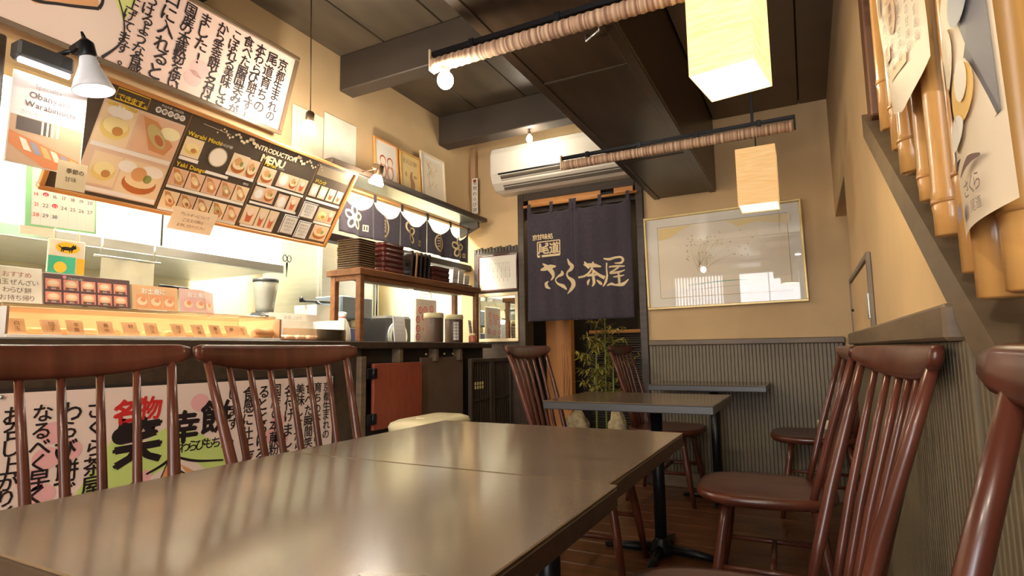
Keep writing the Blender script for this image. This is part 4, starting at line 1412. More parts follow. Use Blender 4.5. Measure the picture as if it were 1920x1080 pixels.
t0 = tray((-2.235, 2.405, TOP), 0.085, 0.075, 0.0128, lacq_black, lacq_rim, TR % 'lowest', 'stacked lacquer trays')
for k in range(1, 13):
    copy_tree(t0, (-2.235 + random.uniform(-.002, .002), 2.405 + random.uniform(-.002, .002), TOP + k * 0.0128), 0, TR % ORD[12 - k])
RB = 'dark red lacquer box, %s in the tall stack beside the bronze-rimmed trays'
t0 = tray((-2.235, 2.640, TOP), 0.085, 0.100, 0.030, lacq_red, lacq_red, RB % 'lowest', 'stacked red lacquer boxes', 'lacquer_box', 'box')
for k in range(1, 6):
    copy_tree(t0, (-2.235 + random.uniform(-.003, .003), 2.640 + random.uniform(-.003, .003), TOP + k * 0.030), 0, RB % ORD[5 - k])
for k in range(5):
    t = thing('upright_tray', ('black lacquer tray on edge next to the tall red box stack', 'bronze-edged tray standing on edge between black ones', 'middle black lacquer tray of five standing on edge', 'black lacquer tray on edge, next to last before the low stack', 'black lacquer tray on edge next to the low red box stack')[k], 'tray', (-2.235, 2.790 + k * 0.045, TOP), group='upright black trays')
    t.rotation_euler = (math.radians(-6), 0, 0)
    MB().box(-0.085, 0.085, 0, 0.010, 0.002, 0.165, 0.004).build('panel', lacq_black, t)
    frame_border(MB(), 0.176, 0.170, 0.010, 0.016).build('rim', lacq_rim if k == 1 else lacq_black, t).matrix_basis = frame((-0.088, 0.016, 0.0), (1, 0, 0), (0, 0, 1))
t0 = tray((-2.235, 3.130, TOP), 0.085, 0.105, 0.034, lacq_red, lacq_red, 'dark red lacquer box, lowest in the low stack near the menu cards', 'low stack of red lacquer boxes', 'lacquer_box', 'box')
for k in range(1, 3):
    copy_tree(t0, (-2.237, 3.131, TOP + k * 0.034), 0, 'dark red lacquer box, %s in the low stack near the menu cards' % ('middle', 'topmost')[k - 1])
t = thing('card_holder', 'clear holder of written menu cards at the end of the dish rack', 'card holder', mtx=frame((-2.19, 3.30, TOP), (0, 1, 0), (0.1, 0, 1)))
MB().box(0, 0.23, -0.002, 0.02, -0.03, 0.03, 0.002).build('base', lacq_black, t)
for k in range(3):
    c = MB().box(0.01 + k * 0.075, 0.075 + k * 0.075, 0.018, 0.13 - 0.02 * k, 0, 0.003).build('card', paper, t)
    a = Art(0.0034)
    for j in range(3):
        a.column('お品書', 0.024 + k * 0.075 + j * 0.018, 0.098 - 0.02 * k, 0.016, 0.02, (80, 66, 56), 0.0)
    a.build('lettering', c)

# things on the counter below it
t0 = None
for k, y in enumerate((3.205, 3.455)):
    t = thing('canister', ('brown canister with a cream lid beside the red-ringed bag' if k == 0 else 'brown canister with a cream lid and a white label strip'), 'canister', (-2.27, y, 0.98))
    MB().lathe([(0.060, 0), (0.066, 0.008), (0.067, 0.165), (0.065, 0.170)], 28).build('body', mat('brown_canister', (92, 72, 58), 0.4, vary=0.05), t)
    MB().lathe([(0.069, 0.168), (0.069, 0.196), (0.064, 0.203), (0.02, 0.206)], 28).build('lid', cream_plastic, t)
    if k == 1:
        a = Art(0)
        for i in range(6):
            for j in range(2):
                a.rect(-0.020 + j * 0.021, 0.020 + i * 0.022, -0.002 + j * 0.021, 0.039 + i * 0.022, (236, 230, 216))
        a.build('label_strip', t, None, warp=lambda u, v, z: (0.0677 * math.cos(u / 0.067 - 0.75), 0.0677 * math.sin(u / 0.067 - 0.75), v))
t = thing('small_jar', 'small amber jar beside the handwritten flyers on the counter', 'jar', (-2.115, 3.46, 0.98))
MB().lathe([(0.026, 0), (0.028, 0.006), (0.028, 0.045), (0.02, 0.052)], 20).build('jar', mat('amber_jar', (166, 92, 60), 0.25), t)
MB().lathe([(0.021, 0.050), (0.021, 0.062), (0.018, 0.065)], 18).build('lid', cream_plastic, t)
for k, (y, w, h) in enumerate(((3.545, 0.10, 0.165), (3.655, 0.085, 0.15))):
    t = thing('flyer', ('handwritten flyer propped beside the labelled canister' if k == 0 else 'smaller handwritten flyer propped near the mirror frame'), 'flyer', mtx=frame((-2.16 - 0.03 * k, y - 0.04, 0.98), (-0.35, 1, 0), (-0.12, -0.04, 1)))
    MB().box(0, w, 0, h, 0, 0.003).build('sheet', mat('pinkish_sheet', (236, 216, 200), 0.6), t)
    a = Art(0.0034)
    for j in range(4 - k):
        a.column('わらびもち' if j % 2 else '季節限定', w * (0.82 - j * 0.22), h * 0.85, 0.021, 0.026, (60, 40, 50), 0.012, 0.1)
    a.build('lettering', t)

# frames on the strip of wall beside the doorway
struct('trim_12', MB().box(-2.42, -2.005, YB - 0.012, YB, 0.0, 1.735, 0.003), darkwood, label='dark panelling beside the doorway')
fr = MB()
for k in range(14):
    tag(MB().box(-2.415 + k * 0.029, -2.393 + k * 0.029, YB - 0.016, YB - 0.002, 1.715, 1.755 + 0.006 * (k % 3), 0.002).build('panel_strip', darkwood, bpy.data.objects['trim_12']))
t = thing('framed_notice', 'dark-framed white sheet of fine vertical writing beside the doorway', 'notice', mtx=frame((-2.375, YB - 0.014, 1.398), (1, 0, 0), (0, 0, 1)))
frame_border(MB(), 0.368, 0.300, 0.014, 0.016).build('frame', lacq_red, t)
MB().box(0.012, 0.356, 0.012, 0.288, 0, 0.008).build('sheet', paper, t)
a = Art(0.0086)
for k in range(13):
    a.column('ありがとうございます' if k % 2 else 'さくら茶屋お品書', 0.07 + k * 0.0185, 0.225, 0.014, 0.016, (150, 132, 120), 0.0)
a.build('lettering', t)
t = thing('wall_mirror', 'cream-framed mirror above the counter end beside the doorway', 'mirror', mtx=frame((-2.385, YB - 0.014, 0.990), (1, 0, 0), (0, 0, 1)))
frame_border(MB(), 0.378, 0.392, 0.026, 0.020).build('frame', mat('cream_wood_frame', (226, 204, 164), 0.4), t)
MB().box(0.02, 0.358, 0.02, 0.372, 0, 0.008).build('mirror_glass', mat('mirror_silver', (225, 228, 222), 0.03, metal=1.0, vary=0.0), t)

# ================================================================ showcase on the counter
sc2 = thing('sweet_showcase', 'long low acrylic showcase of wrapped sweets on the counter', 'showcase', mtx=frame((-2.36, 0.82, 0.98), (0, 1, 0), (0, 0, 1)))
# local: u along the counter, v up, n towards the room
cream_lam = mat('cream_laminate', (246, 236, 222), 0.5, vary=0.03)
MB().box(0, 1.02, 0, 0.012, -0.10, 0.20, 0.002).build('base', cream_lam, sc2)
MB().box(0, 1.02, 0.098, 0.112, -0.10, 0.16, 0.002).build('top', acrylic, sc2)
MB().box(0, 1.02, 0.012, 0.098, -0.10, -0.094).build('back', cream_lam, sc2)
MB().box(0, 1.02, 0.012, 0.098, 0.196, 0.199).build('front_sheet', acrylic, sc2)
for x in (0.0, 1.013):
    MB().box(x, x + 0.007, 0.012, 0.098, -0.10, 0.196).build('end_wall', cream_lam, sc2)
CARD = 'small cream price card standing inside the sweet showcase'
card0 = None
xs = [0.05, 0.145, 0.215, 0.31, 0.395, 0.47, 0.575, 0.66, 0.735, 0.812, 0.866]
for k, x in enumerate(xs):
    t = thing('price_card', CARD, 'price card', mtx=frame((-2.215, 0.82 + x, 0.993), (0, 1, 0.05 * math.sin(k * 2.1)), (-0.55, 0, 1)), group='price cards in the showcase')
    MB().box(-0.026, 0.026, 0, 0.058, 0, 0.002).build('card', mat('cream_card', (252, 238, 214), 0.6), t)
    a = Art(0.0024)
    a.column(('白玉', '団子', '羊羹', '最中', '餅')[k % 5], 0.004, 0.040, 0.018, 0.02, (130, 90, 60), 0.01)
    a.build('lettering', t)
sw = random.Random(9)
for k in range(13):
    x = 0.052 + k * 0.076
    t = thing('wrapped_sweet', 'peach wrapped sweet lying inside the showcase', 'sweet', (-2.288 + sw.uniform(-0.008, 0.008), 0.82 + x, 0.992), sw.uniform(-0.3, 0.3), group='wrapped sweets in the showcase')
    MB().add(*loft([rrect(0.020, 0.025, 0.01, 0), rrect(0.025, 0.030, 0.012, 0.008), rrect(0.025, 0.030, 0.012, 0.018), rrect(0.016, 0.022, 0.01, 0.026)]), True).build('wrapper', mat('orange_wrapper', (248, 206, 180), 0.35) if k % 3 else mat('peach_wrapper', (250, 232, 214), 0.35), t)
    MB().box(-0.010, 0.010, -0.018, 0.018, 0.0255, 0.0275, 0.001).build('label', paper, t)
t = thing('roll_cake', 'cream wrapped roll lying at the end of the price cards', 'cake', (-2.20, 1.772, 0.992), 0.05)
MB().tube([(0, -0.045, 0.022), (0, 0.045, 0.022)], 0.022, 18).build('roll', mat('cream_roll', (252, 226, 190), 0.4), t)
for s_ in (-1, 1):
    MB().tube([(0, s_ * 0.044, 0.022), (0, s_ * 0.056, 0.022)], [0.022, 0.012], 18).build('wrapper_end', mat('orange_wrapper', (248, 206, 180), 0.35), t)

# placards standing on the showcase
ZT = 1.0925
FD = frame((-2.25, 0.84, ZT), (0, 1, 0), (-0.18, 0, 1))
t = thing('handwritten_placard', 'cream handwritten placard standing at the end of the showcase', 'placard', mtx=frame((-2.25, 0.815, ZT), (0, 1, 0), (-0.18, 0, 1)))
MB().box(0, 0.13, 0, 0.122, 0, 0.004, 0.001).build('board', mat('cream_card', (252, 238, 214), 0.6), t)
a = Art(0.0044)
for k, s_ in enumerate(('おすすめ', '白玉ぜんざい', 'わらび餅', 'お持ち帰り')):
    a.text(s_, 0.062, 0.096 - k * 0.026, 0.021, (190, 110, 90) if k == 0 else (110, 84, 70), 0.01)
a.build('lettering', t)
t = thing('photo_placard', 'dark photo placard of ten round cakes standing on the showcase', 'placard', mtx=frame((-2.25, 0.948, ZT), (0, 1, 0), (-0.18, 0, 1)))
MB().box(0, 0.275, 0, 0.112, 0, 0.004, 0.001).build('board', mat('plum_board', (104, 76, 72), 0.5), t)
a = Art(0.0044)
a.text('Obanyaki', 0.095, 0.098, 0.012, (190, 210, 180), 0.01); a.ell(0.062, 0.102, 0.006, 0.006, (240, 150, 160))
for r_ in range(2):
    for k in range(5):
        x, y = 0.028 + k * 0.053, 0.074 - r_ * 0.046
        a.z = 0.0048; a.rect(x - 0.023, y - 0.019, x + 0.023, y + 0.019, (236, 150, 126)); a.up()
        a.ell(x, y + 0.003, 0.018, 0.013, (248, 202, 150)); a.up(); a.ell(x, y + 0.005, 0.012, 0.007, (252, 230, 196)); a.up()
        a.rect(x - 0.018, y - 0.018, x + 0.018, y - 0.010, (120, 80, 70)); a.up(); a.text('¥150', x, y - 0.0165, 0.008, (250, 240, 226))
a.build('print', t)
for k, (y, w, h, lab) in enumerate(((1.232, 0.175, 0.100, 'orange photo placard of sweets, between the dark placard and the curled one'), (1.415, 0.175, 0.102, 'curled pink photo sheet at the end of the row of placards'))):
    t = thing('photo_placard', lab, 'placard', mtx=frame((-2.25, y, ZT), (0, 1, 0), (-0.18, 0, 1)))
    bend = (lambda u, v: 0.0) if k == 0 else (lambda u, v: -0.035 * max(0, u - 0.10) / 0.07)
    MB().grid(lambda u, v: (u * w, v * h, bend(u * w, v)), 10, 3).build('sheet', mat('orange_card', (250, 196, 140), 0.5) if k == 0 else mat('pink_card', (250, 206, 190), 0.5), t)
    a = Art(0.0012)
    for j in range(3):
        x = 0.035 + j * 0.052
        a.rect(x - 0.022, 0.012, x + 0.022, 0.062, (244, 170, 120) if k == 0 else (246, 190, 180)); a.up()
        a.ell(x, 0.036, 0.019, 0.016, (252, 224, 180)); a.up(); a.ell(x + 0.004, 0.042, 0.010, 0.009, (240, 160, 110)); a.z = 0.0012
    a.up(3)
    a.text('お土産に', w * 0.45, 0.078, 0.024, (252, 246, 236), 0.03)
    a.build('print', t, None, warp=(lambda u, v, z: (u, v, bend(u, v) + z)))
t = thing('marker_pen', 'dark pen lying across the top of the photo placards', 'pen', (-2.285, 1.40, 1.197), 0.02)
MB().tube([(0, -0.055, 0), (0, 0.055, -0.002)], [0.006, 0.0065], 10).build('barrel', blackmetal, t)
MB().tube([(0, 0.055, -0.002), (0, 0.068, -0.002)], [0.006, 0.004], 10).build('cap', blackmetal, t)

# second acrylic tray with pinkish packets
t = thing('acrylic_tray', 'open acrylic tray of small packets between the showcase and the dish rack', 'tray', mtx=frame((-2.40, 1.855, 0.98), (0, 1, 0), (0, 0, 1)))
MB().box(0, 0.40, 0, 0.006, 0, 0.24).build('base', acrylic, t)
MB().box(0, 0.40, 0.006, 0.112, 0, 0.005).build('back', mat('frosted_acrylic', (226, 220, 202), 0.3), t)
MB().box(0, 0.40, 0.006, 0.06, 0.235, 0.24).build('front', acrylic, t)
MB().box(0.393, 0.40, 0.006, 0.112, 0.005, 0.235).build('end_wall', mat('frosted_acrylic', (226, 220, 202), 0.3), t)
for k in range(10):
    p = thing('sweet_packet', 'pale pink packet of sweets lying in the open acrylic tray', 'packet', (-2.25 + 0.05 * (k % 2) - 0.04, 1.885 + (k // 2) * 0.068, 0.9865), group='packets in the acrylic tray')
    MB().add(*loft([rrect(0.020, 0.028, 0.008, 0), rrect(0.022, 0.030, 0.010, 0.012), rrect(0.012, 0.022, 0.008, 0.024)]), True).build('pouch', mat('pink_packet', (248, 214, 196), 0.3), p)
    MB().box(-0.012, 0.012, -0.016, 0.016, 0.0235, 0.0250).build('label', paper, p)
t = thing('tent_card', 'white tent card standing behind the open acrylic tray', 'sign', mtx=frame((-2.43, 1.99, 0.98), (0, 1, 0), (0, 0, 1)))
MB().box(0, 0.34, 0, 0.152, 0, 0.003).build('card', paper, t)
a = Art(0.0036); a.text('お召し上がり', 0.15, 0.130, 0.022, (190, 150, 130), 0.0); a.build('lettering', t)

# ================================================================ clip lamp, strip light, photo poster at the counter end
lp = thing('clip_lamp', 'white cone-shaded clip lamp shining down in front of the photo menu', 'lamp', (-2.02, 0.938, 1.815))
lp.rotation_euler = (0.16, -0.12, 0)
MB().lathe([(0.058, -0.035), (0.060, -0.033), (0.050, -0.005), (0.030, 0.045), (0.024, 0.075), (0.0235, 0.082), (0.020, 0.082), (0.021, 0.072), (0.027, 0.043), (0.047, -0.006), (0.0565, -0.035)], 30).build('shade', mat('white_enamel', (214, 216, 222), 0.35, vary=0.02), lp)
MB().lathe([(0.01, -0.040), (0.026, -0.030), (0.032, -0.010), (0.024, 0.020), (0.014, 0.045)], 20).build('bulb', emis('clip_lamp_glow', (255, 246, 232), 250), lp)
MB().lathe([(0.026, 0.076), (0.027, 0.08), (0.024, 0.125), (0.010, 0.14)], 18).build('socket', blackmetal, lp)
MB().box(-0.045, 0.005, -0.03, 0.0, 0.095, 0.125, 0.006).build('clip', blackmetal, lp)
MB().tube([(-0.03, -0.015, 0.11), (-0.12, -0.03, 0.12), (-0.20, -0.02, 0.16)], 0.008, 10).build('arm', blackmetal, lp)
MB().tube([(0.0, 0.0, 0.135), (-0.005, -0.002, 0.165)], [0.008, 0.004], 8).build('switch', blackmetal, lp)
t = thing('strip_light', 'dark strip light fitting beside the clip lamp', 'lamp', (-2.10, 0.835, 1.835), 0)
MB().box(-0.03, 0.03, -0.075, 0.075, 0, 0.055, 0.008).build('housing', mat('dark_grey_housing', (58, 56, 52), 0.5), t)
for y in (-0.034, 0.036):
    MB().tube([(0.012, y - 0.032, -0.006), (0.012, y + 0.032, -0.006)], 0.009, 12).build('tube', emis('strip_glow', (255, 252, 255), 14), t)
t = thing('photo_poster', 'hanging photo poster with a white heading beside the clip lamp', 'poster', mtx=frame((-2.135, 0.770, 1.515), (0, 1, 0.05), (0.09, 0, 1)))
MB().box(0, 0.205, 0, 0.285, 0, 0.003, 0.0008).build('sheet', paper, t)
a = Art(0.0036)
a.rect(0.004, 0.004, 0.201, 0.281, (232, 218, 212)); a.up()
a.rect(0.004, 0.004, 0.201, 0.150, (196, 160, 126)); a.up()
a.rect(0.02, 0.105, 0.11, 0.148, (92, 80, 74)); a.poly([(0.004, 0.10), (0.201, 0.045), (0.201, 0.004), (0.10, 0.004), (0.004, 0.06)], (206, 128, 78)); a.up()
for k in range(6):
    a.poly([(0.03 + k * 0.028, 0.085 - k * 0.007), (0.048 + k * 0.028, 0.080 - k * 0.007), (0.066 + k * 0.028, 0.045 - k * 0.006), (0.045 + k * 0.028, 0.048 - k * 0.006)], [(236, 214, 190), (150, 150, 160), (232, 170, 110)][k % 3])
for k in range(4):
    a.rect(0.085 + k * 0.014, 0.105, 0.091 + k * 0.014, 0.147, (226, 210, 190))
a.up()
a.text('Specialty', 0.095, 0.252, 0.020, (170, 160, 156), 0.0)
a.text('Obanyaki', 0.100, 0.222, 0.028, (96, 80, 80), 0.02)
a.text('Warabimochi', 0.105, 0.192, 0.025, (96, 80, 80), 0.015)
a.text('さくら茶屋', 0.060, 0.164, 0.016, (160, 150, 146), 0.0)
a.build('print', t)
t = thing('paper_note', 'small kraft note hanging below the photo poster', 'note', mtx=frame((-2.13, 0.905, 1.465), (0, 1, 0.06), (0.15, 0, 1)))
MB().box(0, 0.085, 0, 0.092, 0, 0.002).build('sheet', mat('kraft_note', (214, 192, 150), 0.7), t)
a = Art(0.0024); a.text('季節の', 0.05, 0.062, 0.018, (70, 56, 46), 0.015); a.text('甘味', 0.04, 0.035, 0.018, (90, 74, 60), 0.0); a.build('lettering', t)
struct('trim_13', MB().box(-2.40, -2.22, 0.62, 0.785, 0.98, 1.95, 0.005), darkwood, label='dark upright post at the end of the counter opening')
t = thing('green_notice', 'green-edged notice fixed to the dark upright post', 'notice', mtx=frame((-2.218, 0.69, 1.20), (0, 1, 0), (0, 0, 1)))
MB().box(0, 0.095, 0, 0.20, 0, 0.004).build('board', mat('leaf_green_board', (96, 190, 96), 0.5), t)
a = Art(0.0044); a.rect(0.0, 0.018, 0.085, 0.185, (246, 240, 214)); a.build('print', t)
# ================================================================ kitchen behind the counter
hd = thing('range_hood', 'wide stainless steel range hood in the kitchen', 'range hood', (-3.55, 1.80, 1.465))
MB().prism([(-0.45, 0.0), (0.45, 0.0), (0.45, 0.045), (0.45, 0.35), (0.25, 0.80), (-0.45, 0.80)], 'y', -0.75, 0.82).build('body', mat('pale_hood_steel', (222, 226, 222), 0.3, metal=0.25, vary=0.05), hd)
MB().box(0.445, 0.47, -0.75, 0.83, -0.012, 0.045, 0.004).build('lip', steel, hd)
MB().box(0.448, 0.456, 0.02, 0.026, 0.05, 0.34).build('panel_joint', blackmetal, hd)
tw = thing('kitchen_worktop', 'steel kitchen worktop behind the counter', 'worktop', (-3.2, 2.2, 0))
MB().box(0.02, 0.44, -1.9, 1.75, 0.86, 0.90, 0.004).build('top', steel, tw)
MB().box(0.04, 0.43, -1.9, 1.75, 0.0, 0.86).build('cabinet', steel, tw)
cal = thing('wall_calendar', 'green-edged month calendar hanging in the kitchen opening', 'calendar', mtx=frame((-2.80, 1.095, 1.455), (0, 1, 0.03), (-0.03, -0.03, 1)))
MB().box(0, 0.262, 0, 0.275, 0, 0.004, 0.001).build('board', mat('mint_board', (150, 226, 176), 0.5), cal)
a = Art(0.0044)
a.rect(0.02, 0.008, 0.255, 0.262, (244, 248, 250)); a.up()
for d in range(1, 31):
    r_, c = divmod(d, 7)
    x, y = 0.036 + c * 0.033, 0.222 - r_ * 0.043
    if d in (15, 23):
        a.ell(x, y + 0.005, 0.011, 0.009, (222, 60, 96)); a.up(); a.text(str(d), x, y, 0.018, (250, 240, 240), 0.01)
    else:
        a.text(str(d), x, y, 0.022, (226, 60, 60) if c == 0 else (70, 80, 96), 0.008)
for c in range(8):
    a.stroke([(0.020 + c * 0.033, 0.01), (0.020 + c * 0.033, 0.23)], 0.0006, (190, 206, 214))
a.build('print', cal)
MB().box(-0.015, 0.10, -0.035, 0.0, 0, 0.003).build('lower_sheet', paper, cal)
bag = thing('emblem_bag', 'hanging bag printed with a cat emblem on a yellow oval', 'bag', mtx=frame((-2.79, 1.178, 1.272), (0, 1, 0), (0, 0, 1)))
MB().box(0, 0.135, 0, 0.145, -0.01, 0.006, 0.004).build('pouch', mat('offwhite_bag', (230, 226, 214), 0.6), bag)
for x in (0.02, 0.11):
    MB().tube([(x, 0.143, 0), (x, 0.19, 0)], 0.003, 6).build('cord', paper, bag)
a = Art(0.0068)
a.rect(0.0, 0.0, 0.10, 0.072, (66, 190, 160)); a.rect(0.104, 0.0, 0.135, 0.070, (236, 190, 60)); a.ell(0.068, 0.110, 0.045, 0.024, (240, 196, 40)); a.up()
a.ell(0.045, 0.025, 0.024, 0.024, (236, 206, 70)); a.ell(0.066, 0.107, 0.024, 0.008, (30, 26, 26)); a.ell(0.090, 0.114, 0.010, 0.008, (30, 26, 26))
for x in (0.048, 0.055, 0.078, 0.086):
    a.stroke([(x, 0.106), (x - 0.004, 0.092)], 0.004, (30, 26, 26))
a.stroke([(0.045, 0.108), (0.034, 0.117)], 0.004, (30, 26, 26)); a.poly([(0.083, 0.118), (0.088, 0.128), (0.091, 0.119)], (30, 26, 26)); a.poly([(0.091, 0.119), (0.097, 0.127), (0.098, 0.116)], (30, 26, 26))
a.build('emblem', bag)
tl = thing('hanging_cloth', 'pale cloth hung over a rod under the range hood', 'cloth', (-2.82, 1.395, 1.255))
MB().grid(lambda u, v: (0.004 * math.sin(u * 14), u * 0.235, v * 0.115), 16, 6).build('cloth', mat('pale_mint_cloth', (220, 228, 216), 0.8), tl)
MB().tube([(0, -0.03, 0.117), (0, 0.265, 0.117)], 0.006, 10).build('rod', steel, tl)
for y in (0.0, 0.235):
    MB().tube([(0, y, 0.117), (0, y, 0.20)], 0.004, 8).build('hook', steel, tl)

# blender
t = thing('blender', 'grey countertop blender with a clear jar behind the showcase', 'blender', (-2.92, 2.36, 0.90))
MB().box(-0.07, 0.07, -0.07, 0.07, 0, 0.27, 0.02).build('base', mat('dark_grey_plastic', (70, 72, 76), 0.4), t)
MB().lathe([(0.050, 0.27), (0.052, 0.30), (0.066, 0.40), (0.072, 0.46), (0.068, 0.462), (0.04, 0.30)], 20).build('jar', mat('smoky_jar', (150, 152, 146), 0.2), t)
MB().lathe([(0.074, 0.455), (0.074, 0.475), (0.03, 0.485)], 20).build('lid', mat('dark_grey_plastic', (70, 72, 76), 0.4), t)
MB().box(0.068, 0.074, -0.03, 0.03, 0.20, 0.25, 0.002).build('control_panel', steel, t)
# bag sealer with lever
t = thing('bag_sealer', 'white bag sealer with a black lever arm beside the dish rack', 'sealer', (-2.86, 2.74, 0.90))
MB().prism([(-0.12, 0.0), (0.14, 0.0), (0.14, 0.22), (0.04, 0.33), (-0.12, 0.33)], 'x', -0.10, 0.10).build('body', mat('pale_machine', (226, 230, 222), 0.35), t)
MB().tube([(0, -0.14, 0.355), (0, 0.16, 0.365)], 0.009, 10).build('lever', blackmetal, t)
MB().tube([(0.0, -0.03, 0.36), (0.02, 0.02, 0.31), (0.03, 0.10, 0.24), (0.03, 0.13, 0.16)], [0.01, 0.015, 0.02, 0.015], 10).build('spring_arm', blackmetal, t)
MB().lathe([(0.012, 0), (0.014, 0.02), (0.010, 0.035)], 12, (0, -0.155, 0.345)).build('knob', blackmetal, t)
# plastic bag, box, machines seen through the dish rack
t = thing('white_bag', 'tied white plastic bag standing behind the dish rack', 'bag', (-2.62, 2.70, 0.98))
MB().lathe([(0.050, 0), (0.058, 0.03), (0.050, 0.09), (0.030, 0.145), (0.018, 0.165), (0.030, 0.195), (0.012, 0.20)], 16).build('sack', mat('white_film', (236, 232, 216), 0.4), t)
MB().lathe([(0.020, 0.155), (0.022, 0.163), (0.020, 0.170)], 12).build('tie', mat('red_tie', (190, 90, 80), 0.5), t)
t = thing('coffee_machine', 'steel coffee machine with a blue drip tray behind the dish rack', 'coffee machine', (-2.95, 3.09, 0.90))
MB().box(-0.16, 0.10, -0.16, 0.16, 0.26, 0.42, 0.01).build('head', mat('slate_machine', (98, 110, 122), 0.35), t)
MB().box(-0.16, -0.06, -0.16, 0.16, 0, 0.26, 0.008).build('column', steel, t)
MB().box(-0.16, 0.12, -0.16, 0.16, 0, 0.10, 0.006).build('base', blackmetal, t)
MB().box(-0.05, 0.11, -0.12, 0.06, 0.10, 0.19, 0.004).build('drip_tray', mat('cobalt_plastic', (40, 58, 128), 0.4), t)
for y in (-0.07, 0.03):
    MB().lathe([(0.022, 0.20), (0.026, 0.205), (0.026, 0.255), (0.02, 0.262)], 14, (0.03, y, 0)).build('spout', cream_plastic, t)
t = thing('steel_fridge', 'tall stainless refrigerator behind the dish rack', 'refrigerator', (-3.55, 3.42, 0))
MB().box(-0.32, 0.30, -0.33, 0.33, 0.05, 1.95, 0.01).build('cabinet', steel, t)
MB().box(0.30, 0.33, -0.325, 0.325, 0.10, 1.0, 0.006).build('door', steel, t)
dr_ = MB().box(0.30, 0.33, -0.325, 0.325, 1.01, 1.93, 0.006).build('door', steel, t)
MB().tube([(0.345, 0.28, 1.1), (0.345, 0.28, 1.5)], 0.008, 8).build('handle', blackmetal, dr_)
MB().box(-0.30, 0.28, -0.31, 0.31, 0, 0.05).build('plinth', blackmetal, t)
t = thing('kitchen_appliance', 'black-doored round-windowed machine beside the white boards behind the rack', 'machine', (-2.95, 3.52, 0.90))
MB().box(-0.14, 0.14, -0.15, 0.15, 0, 0.30, 0.02).build('body', mat('charcoal_machine', (52, 50, 50), 0.35), t)
MB().lathe([(0.10, 0), (0.115, 0.006), (0.115, 0.02), (0.09, 0.026)], 26, (0.14, -0.05, 0.14), axis='x').build('door_ring', steel, t)
MB().lathe([(0.088, 0.02), (0.06, 0.034), (0.01, 0.04)], 22, (0.142, -0.05, 0.14), axis='x').build('door_glass', blackmetal, t)
t = thing('white_clipboard', 'white sheet board leaning in front of the round-windowed machine', 'board', mtx=frame((-2.55, 3.13, 0.98), (0, 1, 0), (-0.1, 0, 1)))
MB().box(0, 0.13, 0, 0.19, 0, 0.005, 0.001).build('board', mat('bluish_sheet', (222, 226, 230), 0.5), t)
a = Art(0.0056)
for k in range(4):
    a.stroke([(0.02, 0.15 - k * 0.03), (0.11, 0.15 - k * 0.03)], 0.002, (170, 176, 190))
a.build('ruling', t)
t = thing('wall_drawing', 'white sheet with a branch drawing on the kitchen end wall', 'drawing', mtx=frame((-2.95, YB - 0.004, 1.42), (1, 0, 0), (0, 0, 1)))
MB().box(0, 0.38, 0, 0.30, 0, 0.003).build('sheet', mat('bluish_sheet', (222, 226, 230), 0.5), t)
a = Art(0.0036)
r2 = random.Random(8)
for k in range(9):
    a.brush([(0.20, 0.03), (0.20 + r2.uniform(-.05, .05), 0.12), (0.20 + r2.uniform(-.14, .14), 0.20 + r2.uniform(0, .06))], [0.004, 0.003, 0.001], (110, 110, 116))
a.build('print', t)
t = thing('ringed_bag', 'white bag printed with red rings hanging behind the canisters', 'bag', mtx=frame((-2.52, 3.33, 0.985), (0, 1, 0), (0, 0, 1)))
MB().box(0, 0.27, 0, 0.33, -0.02, 0.0, 0.008).build('pouch', mat('pinkish_bag', (238, 226, 208), 0.6), t)
a = Art(0.0006)
for x, y in ((0.06, 0.24), (0.12, 0.245), (0.20, 0.255), (0.03, 0.17), (0.10, 0.19), (0.19, 0.19), (0.03, 0.105), (0.03, 0.045), (0.12, 0.10), (0.22, 0.11)):
    a.z = 0.0006; a.ell(x, y, 0.026, 0.026, (226, 110, 100)); a.up(); a.ell(x, y, 0.016, 0.016, (246, 226, 214)); a.up(); a.ell(x, y, 0.006, 0.009, (214, 80, 76))
a.build('print', t)
for x in (0.07, 0.20):
    MB().tube([(x, 0.325, -0.01), (x + 0.01, 0.37, -0.01), (x + 0.05 - 0.1 * (x > 0.1), 0.40, -0.01)], 0.004, 6).build('handle', paper, t)
t = thing('scissors', 'black-handled scissors hanging on the end of the range hood', 'scissors', mtx=frame((-3.072, 2.640, 1.47), (0, 1, 0), (0, 0, 1)))
for s_ in (-1, 1):
    h_ = MB().tube([(0.0 + s_ * 0.018 + 0.016 * math.cos(q), 0.085 + 0.022 * math.sin(q), 0.006) for q in [2 * PI * k / 14 for k in range(15)]], 0.0035, 6).build('handle', blackmetal, t)
    MB().prism([(s_ * -0.002, -0.045), (s_ * 0.010, 0.05), (s_ * 0.002, 0.065), (s_ * -0.006, 0.05)], 'z', 0.004, 0.007).build('blade', steel, t)

# kitchen ceiling lights
for y in (1.2, 2.8):
    t = thing('fluorescent_light', 'bright fluorescent ceiling fitting over the ' + ('range hood' if y < 2 else 'coffee machine'), 'lamp', (-2.95, y, 2.448))
    MB().box(-0.10, 0.10, -0.55, 0.55, -0.04, 0, 0.006).build('tray', white_plastic, t)
    for x in (-0.05, 0.05):
        MB().tube([(x, -0.52, -0.055), (x, 0.52, -0.055)], 0.014, 10).build('tube', emis('kitchen_tube', (255, 253, 240), 150), t)

